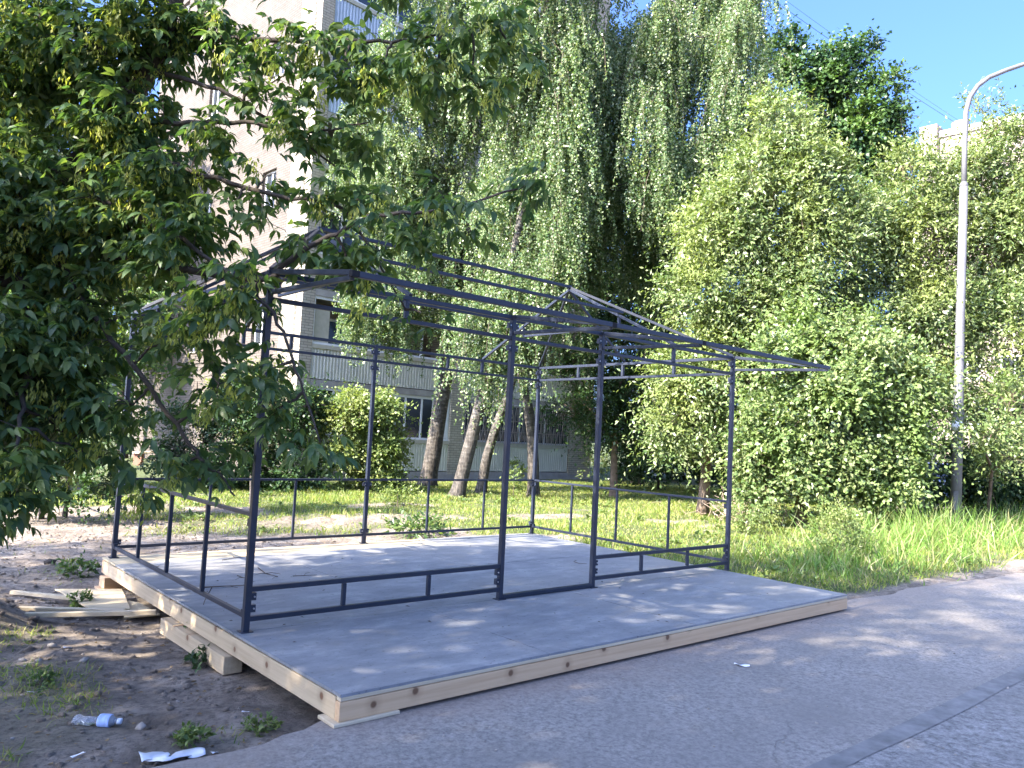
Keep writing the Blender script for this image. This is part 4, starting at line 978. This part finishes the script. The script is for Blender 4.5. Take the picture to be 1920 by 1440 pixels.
leafy('sallow_bush', 'tall light green bush rising behind the street lamp post', 'bush', up_from(b, at(1725, 760, 18.6), at(1740, 560, 18.4), at(1760, 380, 18.4)), .14,
      clumps_px([(1690, 330, 75, 60), (1630, 440, 85, 80), (1730, 450, 90, 85), (1840, 360, 70, 90), (1900, 300, 60, 70), (1870, 470, 85, 90), (1640, 570, 90, 80), (1575, 560, 55, 70), (1590, 650, 55, 50), (1760, 580, 90, 80), (1880, 610, 70, 90), (1700, 680, 90, 70), (1830, 720, 80, 70), (1890, 400, 60, 80), (1950, 520, 60, 160), (1830, 225, 16, 45, 18.4, .5), (1880, 225, 14, 40, 18.4, .5)], 18.3),
      118000, .108, .046, 'willow leaf', 'brown bark', tl=.65, per=11, droop=.2, seed=202)
b = np.array([*at(1503, 985, 16.4)[:2], -.2])
leafy('apple_bush', 'sunlit round leaved bush with a short brown trunk right of the platform', 'bush', up_from(b, at(1500, 900, 16.2), at(1520, 800, 15.9), at(1560, 700, 15.8)), .14,
      clumps_px([(1480, 700, 65, 55), (1560, 670, 75, 65), (1505, 630, 38, 42, 16, .7), (1612, 640, 42, 40, 16, .7), (1415, 780, 34, 36, 15.6, .7), (1405, 850, 30, 34, 15.6, .7), (1490, 790, 75, 65), (1590, 770, 85, 75), (1670, 720, 75, 75), (1460, 860, 60, 55), (1550, 870, 75, 55), (1650, 850, 75, 65), (1700, 790, 45, 65), (1430, 920, 40, 35), (1600, 930, 70, 35), (1670, 900, 50, 50)], 15.7),
      76000, .102, .062, 'apple leaf', 'brown bark', tl=.5, per=9, droop=.15, seed=203)
b = np.array([*at(1850, 960, 18.2)[:2], -.2])
leafy('leafy_spray_bush', 'low bush by the right edge with a leafy spray crossing the lamp post', 'bush', up_from(b, at(1860, 880, 17.6), at(1840, 830, 16.6)), .05,
      clumps_px([(1800, 792, 42, 14, 15.7, .6), (1860, 800, 55, 25, 15.9), (1900, 760, 50, 40, 16.5), (1880, 860, 60, 50, 17.8)], 16),
      5200, .10, .045, 'apple leaf', 'brown bark', tl=.5, per=9, droop=.2, seed=204)
b = np.array([*at(1870, 940, 21)[:2], -.2])
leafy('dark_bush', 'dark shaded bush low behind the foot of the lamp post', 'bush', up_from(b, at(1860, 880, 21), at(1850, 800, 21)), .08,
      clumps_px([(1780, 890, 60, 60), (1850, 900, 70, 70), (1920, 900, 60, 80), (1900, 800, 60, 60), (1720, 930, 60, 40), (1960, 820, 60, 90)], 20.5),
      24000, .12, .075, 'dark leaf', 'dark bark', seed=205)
b = np.array([*at(1150, 938, 22.5)[:2], -.2])
leafy('young_tree', 'small tree with a pale lower trunk right of the door posts', 'tree', up_from(b, at(1151, 880, 22.5), at(1153, 800, 22.5), at(1165, 700, 22.5)), .13,
      clumps_px([(1150, 800, 45, 45), (1190, 740, 55, 60), (1120, 760, 40, 40), (1180, 650, 55, 60), (1060, 770, 35, 30, 21.5), (1100, 680, 50, 40), (1220, 830, 35, 40)], 22.5),
      21000, .11, .06, 'dark leaf', 'brown bark', seed=206, tl=.6)
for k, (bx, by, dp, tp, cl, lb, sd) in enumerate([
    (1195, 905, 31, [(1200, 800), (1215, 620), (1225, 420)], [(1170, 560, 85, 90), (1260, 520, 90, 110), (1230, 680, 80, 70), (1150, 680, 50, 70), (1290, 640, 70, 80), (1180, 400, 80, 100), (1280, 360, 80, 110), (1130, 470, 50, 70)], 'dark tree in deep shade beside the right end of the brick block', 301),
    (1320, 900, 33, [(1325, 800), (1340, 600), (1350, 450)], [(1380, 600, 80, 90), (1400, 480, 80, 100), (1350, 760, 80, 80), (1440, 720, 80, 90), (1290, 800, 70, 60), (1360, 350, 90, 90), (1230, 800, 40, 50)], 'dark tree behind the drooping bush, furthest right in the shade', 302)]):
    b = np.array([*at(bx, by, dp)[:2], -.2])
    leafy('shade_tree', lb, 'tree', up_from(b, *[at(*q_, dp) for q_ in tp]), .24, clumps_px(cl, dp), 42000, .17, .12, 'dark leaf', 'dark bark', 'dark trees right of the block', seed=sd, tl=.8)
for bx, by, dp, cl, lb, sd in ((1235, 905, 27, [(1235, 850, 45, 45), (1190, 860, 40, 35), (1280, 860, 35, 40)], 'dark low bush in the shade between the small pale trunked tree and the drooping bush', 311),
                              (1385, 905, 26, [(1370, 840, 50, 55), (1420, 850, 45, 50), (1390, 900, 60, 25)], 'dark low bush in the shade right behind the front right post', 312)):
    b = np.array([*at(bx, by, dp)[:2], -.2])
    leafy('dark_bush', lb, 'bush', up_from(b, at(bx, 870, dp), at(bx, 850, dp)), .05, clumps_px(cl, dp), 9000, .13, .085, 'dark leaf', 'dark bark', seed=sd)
b = np.array([*at(1600, 900, 36)[:2], -.2])
leafy('maple_tree', 'dark blue-green maple with a lobed rounded top against the blue sky', 'tree', up_from(b, at(1600, 600, 36), at(1590, 350, 36), at(1590, 180, 36)), .3,
      clumps_px([(1530, 300, 70, 80), (1620, 300, 65, 80), (1560, 200, 70, 65), (1500, 140, 50, 55), (1480, 240, 55, 80), (1605, 130, 38, 60), (1655, 190, 42, 55), (1690, 240, 26, 45), (1645, 270, 50, 70), (1560, 110, 40, 35), (1600, 420, 80, 70), (1460, 100, 40, 40), (1505, 190, 28, 24, 34.5, .7), (1615, 215, 30, 26, 34.5, .7), (1585, 150, 26, 22, 34.8, .5)], 36),
      46000, .18, .16, 'maple leaf', 'dark bark', seed=303, tl=.7, per=7, droop=.3, shell=.4)

# ---- bushes left of the birches
b = gb(690, 942)
leafy('yellow_green_bush', 'rounded sunlit yellow-green bush under the first balcony', 'bush', up_from(b, at(690, 880, 20.3), at(688, 800, 20.3)), .025,
      clumps_px([(690, 775, 60, 42), (725, 825, 38, 42), (640, 800, 50, 50), (690, 850, 60, 50), (640, 880, 50, 45), (715, 900, 40, 38)], 20.3), 30000, .085, .06, 'bush leaf', 'brown bark', seed=401, tl=.35)
b = gb(470, 948)
leafy('dark_bush', 'broad dark green bush behind the back rail, left of the yellow-green one', 'bush', up_from(b, at(470, 880, 19.5), at(470, 800, 19.5)), .025,
      clumps_px([(430, 840, 75, 65), (530, 800, 70, 65), (350, 830, 60, 60), (560, 880, 60, 45), (590, 770, 40, 45), (470, 760, 60, 50), (400, 900, 70, 40), (500, 900, 60, 40), (330, 880, 40, 40)], 19.5), 30000, .085, .06, 'dark leaf', 'dark bark', seed=402, tl=.4)
b = np.array([*at(520, 900, 24.3)[:2], -.2])
leafy('wall_bush', 'bright sunlit leafy bush standing against the sunlit end wall', 'bush', up_from(b, at(522, 800, 24.3), at(525, 720, 24.3)), .03,
      clumps_px([(520, 690, 40, 26), (480, 720, 45, 40), (560, 730, 30, 40), (500, 790, 60, 50), (430, 760, 45, 50)], 24.3), 11000, .09, .06, 'bush leaf', 'brown bark', seed=403, tl=.5)
for k, (bx, dp, tp, cl, lb, lf, sd) in enumerate([
    (225, 31, [(230, 700), (240, 480), (245, 330)], [(240, 330, 50, 60), (215, 420, 55, 70), (300, 430, 55, 60), (250, 520, 70, 60), (330, 500, 50, 50), (180, 560, 60, 70), (280, 620, 70, 70)], 'sunlit yellow-green tree far behind the dark foreground branches', 'bush leaf', 411),
    (60, 27, [(62, 700), (66, 500), (70, 300)], [(40, 300, 90, 90), (110, 400, 80, 100), (20, 500, 80, 100), (100, 600, 90, 90), (30, 150, 90, 90), (130, 180, 70, 80)], 'shaded tree far left behind the foreground branches', 'dark leaf', 412),
    (-60, 17, [(-50, 700), (-40, 500), (-30, 300)], [(-60, 400, 120, 120), (20, 600, 90, 100), (-80, 700, 120, 100), (10, 780, 80, 60)], 'leafy tree at the very left edge, beyond the foreground tree', 'dark leaf', 413)]):
    b = np.array([*at(bx, 900, dp)[:2], -.22])
    leafy('broadleaf_tree', lb, 'tree', up_from(b, *[at(*q_, dp) for q_ in tp]), .2, clumps_px(cl, dp), 34000, .16, .12, lf, 'dark bark', 'trees far left', seed=sd, tl=.7)
for k, (bx, by, dp, tp, cl, lb, sd) in enumerate([
    (82, 930, 12.5, [(86, 800), (88, 680), (92, 580), (110, 450)], [(90, 560, 90, 70), (60, 660, 80, 60), (130, 640, 70, 60), (100, 760, 70, 50), (40, 780, 60, 60)], 'slim dark sapling at far left with a straight stem', 421),
    (125, 930, 13, [(132, 850), (150, 740), (184, 640), (182, 520)], [(190, 620, 80, 70), (150, 720, 70, 60), (230, 700, 70, 60), (200, 790, 60, 40), (250, 560, 60, 60)], 'slim dark sapling leaning right, left of the back left post', 422)]):
    b = np.array([*at(bx, by, dp)[:2], 0.0]); b[2] = float(ground_z(b[0], b[1]))
    leafy('sapling', lb, 'tree', up_from(b, *[at(*q_, dp) for q_ in tp]), .036, clumps_px(cl, dp), 5200, .10, .055, 'box elder leaf', 'dark bark', 'saplings at far left', seed=sd, tl=.45, T=LEAF_T, droop=.4)

b = on_ground(110, 925)
leafy('dark_bush', 'low dark leafy growth at the foot of the two slim saplings', 'bush', up_from(b, at(110, 900, 12.3), at(115, 880, 12.3)), .02, clumps_px([(70, 885, 60, 35), (140, 895, 55, 32), (195, 910, 45, 28), (20, 900, 50, 30)], 12.2), 4200, .08, .05, 'dark leaf', 'dark bark', seed=430, tl=.25, minr=.006)

# ---- low plants
def weed(px, py, rx, ry, n, L, leaf, label, name='weed_plant', seed=0, W_=.5, group=None):
    b_ = on_ground(px, py); dp = float((b_-CAM)@CF); s_ = dp/FPX
    cl = [(b_+np.array([0, 0, ry*s_*.9]), (rx*s_, rx*s_, ry*s_), 1)]
    return leafy(name, label, 'plant', [b_+np.array([0, 0, -.03]), b_+np.array([0, 0, ry*s_*.6])], max(.006, .05*rx*s_), cl, n, L, L*W_, leaf, 'twig bark', group, tl=rx*s_*.45, per=6, upb=.6, seed=seed, minr=.004)
weed(145, 1080, 26, 16, 420, .05, 'box elder leaf', 'dark green weed on the soil above the plywood offcut', seed=501)
weed(152, 1145, 16, 20, 320, .035, 'box elder leaf', 'small dark weed growing beside the left end of the plywood offcut', seed=502)
weed(785, 1003, 48, 13, 520, .11, 'box elder leaf', 'broad leaved weed behind the middle of the back rail', seed=503, W_=.35)
weed(1115, 925, 26, 45, 900, .09, 'apple leaf', 'upright leafy plant behind the door posts, in front of the shade', seed=504)
weed(962, 935, 20, 40, 700, .08, 'bush leaf', 'leafy plant between the bowed birch and its neighbour', seed=505)
weed(745, 950, 40, 20, 700, .07, 'bush leaf', 'low leafy plant in front of the yellow-green bush', seed=506)
weed(1580, 1050, 65, 55, 3200, .05, 'bush leaf', 'yellowish low bush between the brown trunk and the tall grass', seed=507)
weed(1400, 1000, 40, 30, 1200, .05, 'bush leaf', 'low sunlit plant right of the front right post', seed=508)
weed(365, 1400, 26, 16, 300, .035, 'bush leaf', 'leafy weed on the soil just above the paper strip', seed=509)
weed(490, 1372, 30, 12, 300, .03, 'bush leaf', 'low weed at the path edge between the paper strip and the platform corner', seed=510)
weed(385, 1252, 30, 12, 240, .045, 'dark leaf', 'dark weed at the end of the thick support timber', seed=512)
weed(80, 1290, 30, 12, 260, .03, 'box elder leaf', 'sparse weed on soil near the left edge above the bottle', seed=514)
# dry brushwood below the bushes
rng = np.random.default_rng(61); b = np.array([*at(1385, 945, 16.8)[:2], -.2]); mb = MB()
for k in range(60):
    a = b+np.array([rng.normal(scale=.35), rng.normal(scale=.35), rng.uniform(0, .25)]); e_ = a+nrm(rng.normal(size=3)+np.array([0, 0, .9]))*rng.uniform(.3, 1.1)
    limb(mb, a, e_, rng.uniform(.006, .016), .003, rng, 5, .1, .35, 4)
o = mb.build('brushwood', 'dry wood', None, b); o.location = b; tag(o, 'tangle of dry bare branches beside the front right post', 'brushwood')

# ---- the ash-leaved maple in the left foreground
rng = np.random.default_rng(77)
TR = [np.array([-2.35, 2.2, -.35]), np.array([-2.05, 2.15, .8]), np.array([-1.65, 2.0, 1.9]), at(60, 420, 6.3), at(150, 310, 6.3), at(235, 200, 6.2), at(310, 60, 6.2), at(360, -100, 6.3), at(380, -300, 6.4)]
base = TR[0]
be = empty('box_elder_tree', base, 'big ash-leaved maple hanging over the left of the frame, with seed bunches', 'tree')
mb = MB()
t = np.linspace(0, len(TR)-1, 44); TP = np.stack([np.interp(t, np.arange(len(TR)), np.array(TR)[:, j]) for j in range(3)], -1)
TP[1:-1] += rng.normal(scale=.012, size=TP[1:-1].shape)
mb.tube(TP, np.interp(t, [0, .5, 2, 4, 6, 8], [.26, .19, .17, .12, .075, .03]), 12)
main = [  # limbs seen in the photo: (pixel points with depth), start radius
    ([(60, 420, 6.3), (20, 250, 6.5), (45, 80, 6.7), (60, -120, 6.8)], .085),
    ([(28, 200, 6.55), (70, 60, 6.9), (110, -100, 7.0)], .05),
    ([(235, 200, 6.2), (320, 100, 6.3), (393, 0, 6.5), (450, -120, 6.6)], .05),
    ([(225, 228, 6.2), (330, 230, 5.9), (480, 230, 5.8), (590, 250, 5.7), (690, 230, 5.6)], .024),
    ([(300, 72, 6.2), (450, 72, 6.0), (640, 78, 5.8), (780, 75, 5.7), (930, 40, 5.6)], .026),
    ([(90, 380, 6.1), (200, 480, 5.8), (330, 500, 5.6), (500, 530, 5.4), (580, 460, 5.3), (690, 405, 5.2), (850, 392, 5.1), (1000, 340, 5.1)], .036),
    ([(120, 340, 6.1), (240, 400, 5.7), (330, 440, 5.5), (440, 520, 5.2), (520, 600, 5.1), (560, 700, 5.0), (600, 830, 4.9)], .022),
    ([(70, 400, 6.0), (150, 560, 5.6), (260, 700, 5.4), (350, 830, 5.3), (410, 890, 5.2), (440, 930, 5.2)], .026),
    ([(30, 480, 5.8), (60, 640, 5.4), (40, 780, 5.0), (20, 900, 4.7)], .03),
    ([(200, 250, 6.1), (380, 330, 5.7), (520, 370, 5.6), (640, 380, 5.5), (700, 470, 5.4), (760, 580, 5.3)], .022),
    ([(280, 130, 6.1), (420, 170, 5.9), (560, 260, 5.8), (650, 330, 5.7)], .02),
    ([(330, -20, 6.2), (480, -60, 6.0), (680, -120, 5.9), (860, -100, 5.8)], .03),
    ([(60, 400, 6.2), (-80, 300, 6.0), (-260, 180, 6.0)], .06), ([(40, 520, 5.8), (-120, 560, 5.4), (-300, 520, 5.2)], .05)]
nodes = [TP[8:]]
for pts, r_ in main:
    P_ = np.array([at(*q_) for q_ in pts]); k = len(P_); tt = np.linspace(0, k-1, 5*k); Q = np.stack([np.interp(tt, np.arange(k), P_[:, j]) for j in range(3)], -1)
    Q[1:-1] = (Q[:-2]+Q[1:-1]*2+Q[2:])/4; Q[1:-1] += rng.normal(scale=.008, size=Q[1:-1].shape)
    mb.tube(Q, np.linspace(r_, .006, len(Q)), 7); nodes.append(Q)
nodes = np.concatenate(nodes)
CLT = [(40, 130, 150, 150, 6.2, 2.6), (50, 420, 160, 180, 5.8, 3.0), (40, 700, 130, 150, 5.3, 2.7), (140, 610, 110, 130, 5.6, 2.2), (30, 870, 80, 60, 4.7, 1.9), (-40, 960, 60, 50, 4.5, 2),
       (190, 90, 130, 100, 6.0, 2.2), (320, 60, 110, 80, 6.2, 1.8), (240, 240, 120, 90, 6.0, 2.0), (320, 340, 100, 70, 5.8, 1.5), (345, 450, 95, 80, 5.6, 1.8), (240, 430, 100, 90, 5.8, 2.2),
       (470, 150, 85, 60, 5.8, 1.0), (590, 60, 85, 55, 5.8, 1.0), (560, 240, 80, 60, 5.7, 1.0), (610, 370, 70, 55, 5.5, 1.2), (670, 250, 75, 60, 5.6, 1.3), (720, 120, 95, 65, 5.7, 1.3), (850, 80, 90, 50, 5.7, 1.3), (930, 30, 60, 35, 5.6, 1.2), (960, 95, 60, 45, 5.6, 1.0), (900, 165, 60, 30, 5.6, .8), (640, 150, 70, 50, 5.7, .9), (520, 90, 60, 50, 5.9, .9),
       (820, 140, 80, 35, 5.6, .9), (780, 430, 90, 40, 5.2, 1.2), (880, 380, 90, 40, 5.1, 1.0), (1010, 345, 55, 32, 5.1, 1.1), (650, 480, 70, 50, 5.3, 1.4), (720, 540, 50, 40, 5.3, 1.0), (790, 585, 35, 20, 5.2, .9),
       (420, 570, 85, 65, 5.2, 1.3), (480, 520, 50, 50, 5.1, 1.0), (330, 620, 100, 80, 5.4, 1.0), (410, 720, 70, 50, 5.2, .9), (510, 690, 60, 50, 5.0, 1.3), (250, 760, 90, 70, 5.4, .8), (370, 860, 95, 35, 5.2, 1.0), (580, 820, 45, 30, 4.9, 1.2), (290, 900, 60, 30, 5.2, 1.0), (520, 770, 50, 40, 5.0, 1.0), (180, 860, 60, 30, 5.4, .7),
       (120, 810, 90, 60, 5.4, 1.2), (20, 940, 60, 35, 4.6, 1.3),
       (560, 440, 70, 40, 5.3, .8), (440, 380, 60, 50, 5.6, .6), (500, 330, 60, 40, 5.7, .5), (700, 360, 60, 50, 5.5, 1.2), (410, 250, 60, 60, 5.8, 1.0), (390, 50, 70, 60, 6.1, 1.2), (470, 70, 60, 40, 6.0, .8),
       (100, -200, 200, 150, 6.3, 1.2), (400, -220, 200, 150, 6.3, 1.2), (700, -150, 180, 100, 5.9, 1.2), (-250, 200, 200, 200, 6, 1.3), (-260, 520, 200, 180, 5.4, 1.3), (-150, 780, 150, 120, 5, 1.2)]
cl = clumps_px(CLT, 5.5, .9)
NT = 2700
P_, O_, ci = in_clumps(rng, cl, NT, .55)
for i in range(NT):   # thin shoots joining the leaves to the limbs
    pass
cc = np.array([c_[0] for c_ in cl])
sub = []
for i, c_ in enumerate(cl):
    j = int(np.argmin(np.linalg.norm(nodes-c_[0], axis=1)))
    if np.linalg.norm(nodes[j]-c_[0]) > .12: sub.append(limb(mb, nodes[j], np.array(c_[0]), .013, .006, rng, 6, .08, .25, 5))
    else: sub.append(nodes[j][None])
alln = np.concatenate([nodes]+sub)
D_ = []
for i in range(NT):
    j = int(np.argmin(np.linalg.norm(alln-P_[i], axis=1)+rng.random(len(alln))*.05)); v_ = P_[i]-alln[j]; d_ = np.linalg.norm(v_)
    if i % 2 == 0 and d_ > .05:
        mid = (P_[i]+alln[j])/2+np.array([0, 0, .03+.08*d_]); mb.tube([alln[j], mid, P_[i]], [.0045, .003, .002], 3, cap=False)
    D_.append(nrm(v_+np.array([0, 0, .05])+rng.normal(scale=.12, size=3)))
D_ = np.array(D_)
mb.build('trunk', 'dark bark', be, base, smooth=True)
# compound leaves: three per shoot, 3-5 pointed drooping leaflets each
lp, la, ln_, ll, lw = [], [], [], [], []
for q_ in range(4):
    az = nrm(np.stack([D_[:, 0], D_[:, 1], D_[:, 2]*.4], -1)+rnd(rng, NT)*np.array([1, 1, .35])*1.0)
    az = nrm(az+np.array([0, 0, -.12])); pet = rng.uniform(.07, .13, NT)
    o_ = P_+rng.normal(scale=.05, size=(NT, 3)); tip = o_+az*pet[:, None]; tip[:, 2] -= .03
    side = nrm(np.cross(az, np.array([0, 0, 1.0])+rng.normal(scale=.25, size=(NT, 3)))); nup = nrm(np.cross(side, az))
    dn = np.array([0, 0, -1.0])
    sz = rng.uniform(.075, .12, NT)
    for s_, fr_, k_ in ((0, 1.0, 1.12), (1, .92, 1.0), (-1, .92, 1.0), (1, .5, .85), (-1, .5, .85)):
        has = rng.random(NT) < (1 if fr_ > .6 else .55)
        ps = o_+(tip-o_)*fr_
        ax = nrm(az*(1 if s_ == 0 else .62)+side*s_*.8+dn*rng.uniform(.25, .85, NT)[:, None]+rng.normal(scale=.16, size=(NT, 3)))
        lp.append(ps[has]); la.append(ax[has]); ln_.append((nup+rng.normal(scale=.35, size=(NT, 3)))[has]); ll.append((sz*k_)[has]); lw.append((sz*k_*rng.uniform(.36, .50, NT))[has])
leaf_obj('crown', 'box elder leaf', be, base, np.concatenate(lp), np.concatenate(la), np.concatenate(ln_), np.concatenate(ll), np.concatenate(lw), LEAF_T)
okc = np.flatnonzero((P_-cc[ci])@CF < -.03); ns = min(330, len(okc)); sel = rng.choice(okc, ns, replace=False)
sp_ = np.repeat(P_[sel]+D_[sel]*.05-CF*.07+np.array([0, 0, -.12]), 34, 0)+rng.normal(scale=(.032, .032, .048), size=(ns*34, 3)); m_ = len(sp_)
leaf_obj('seed_bunches', 'samara', be, base, sp_, nrm(rng.normal(scale=.35, size=(m_, 3))+np.array([0, 0, -1.0])), rnd(rng, m_), rng.uniform(.040, .055, m_), rng.uniform(.014, .019, m_))['kind'] = 'stuff'

# ---- trees on the sun side of the path, beyond the left edge of the picture: they throw the dappled shade
def shader(x, y, h, rad, n, label, seed, bot=.32):
    rg = np.random.default_rng(seed); b_ = np.array([x, y, float(ground_z(x, y))])
    cl_ = []
    for k in range(13):
        a = rg.uniform(0, 6.28); z_ = h*rg.uniform(bot, .93); rr = rad*(1-.55*(z_/h-bot))*rg.uniform(.3, .8)
        s_ = rad*rg.uniform(.34, .5); cl_.append((b_+np.array([rr*math.cos(a), rr*math.sin(a), z_]), (s_, s_, s_*.75), s_*s_))
    leafy('broadleaf_tree', label, 'tree', [b_, b_+np.array([.1, 0, h*.3]), b_+np.array([0, .1, h*.6]), b_+np.array([0, 0, h*.85])], .022*h, cl_, n, .17, .12, 'dark leaf', 'dark bark', 'trees on the sunny side of the path', seed=seed, tl=.8, per=7)
SHADERS = [(-7.5, 1.0, 10, 3.2), (-6.5, -3.4, 9.5, 3.1), (-12, -2.0, 15.5, 4.9), (-10.5, 5.2, 10.0, 3.2), (-8.0, -8.5, 10.5, 3.4), (-14, -6.0, 13, 4.0), (-17.5, -3.2, 21.5, 5.2)]
SL = ['tree beyond the left edge, standing level with the box elder', 'tree beyond the left edge, nearest to the path edge', 'taller tree left of the path, behind the nearest ones', 'tree left of the yard, level with the saplings', 'tree left of the road behind the camera', 'tree left of the road, further off than the others by the path', 'very tall tree far left of the path, towering over the rest']
for k, ((x, y, h_, r_), lb) in enumerate(zip(SHADERS, SL)): shader(x, y, h_, r_, (8000, 8500, 18000, 5500, 7500, 9000, 15000)[k], lb, 900+k)
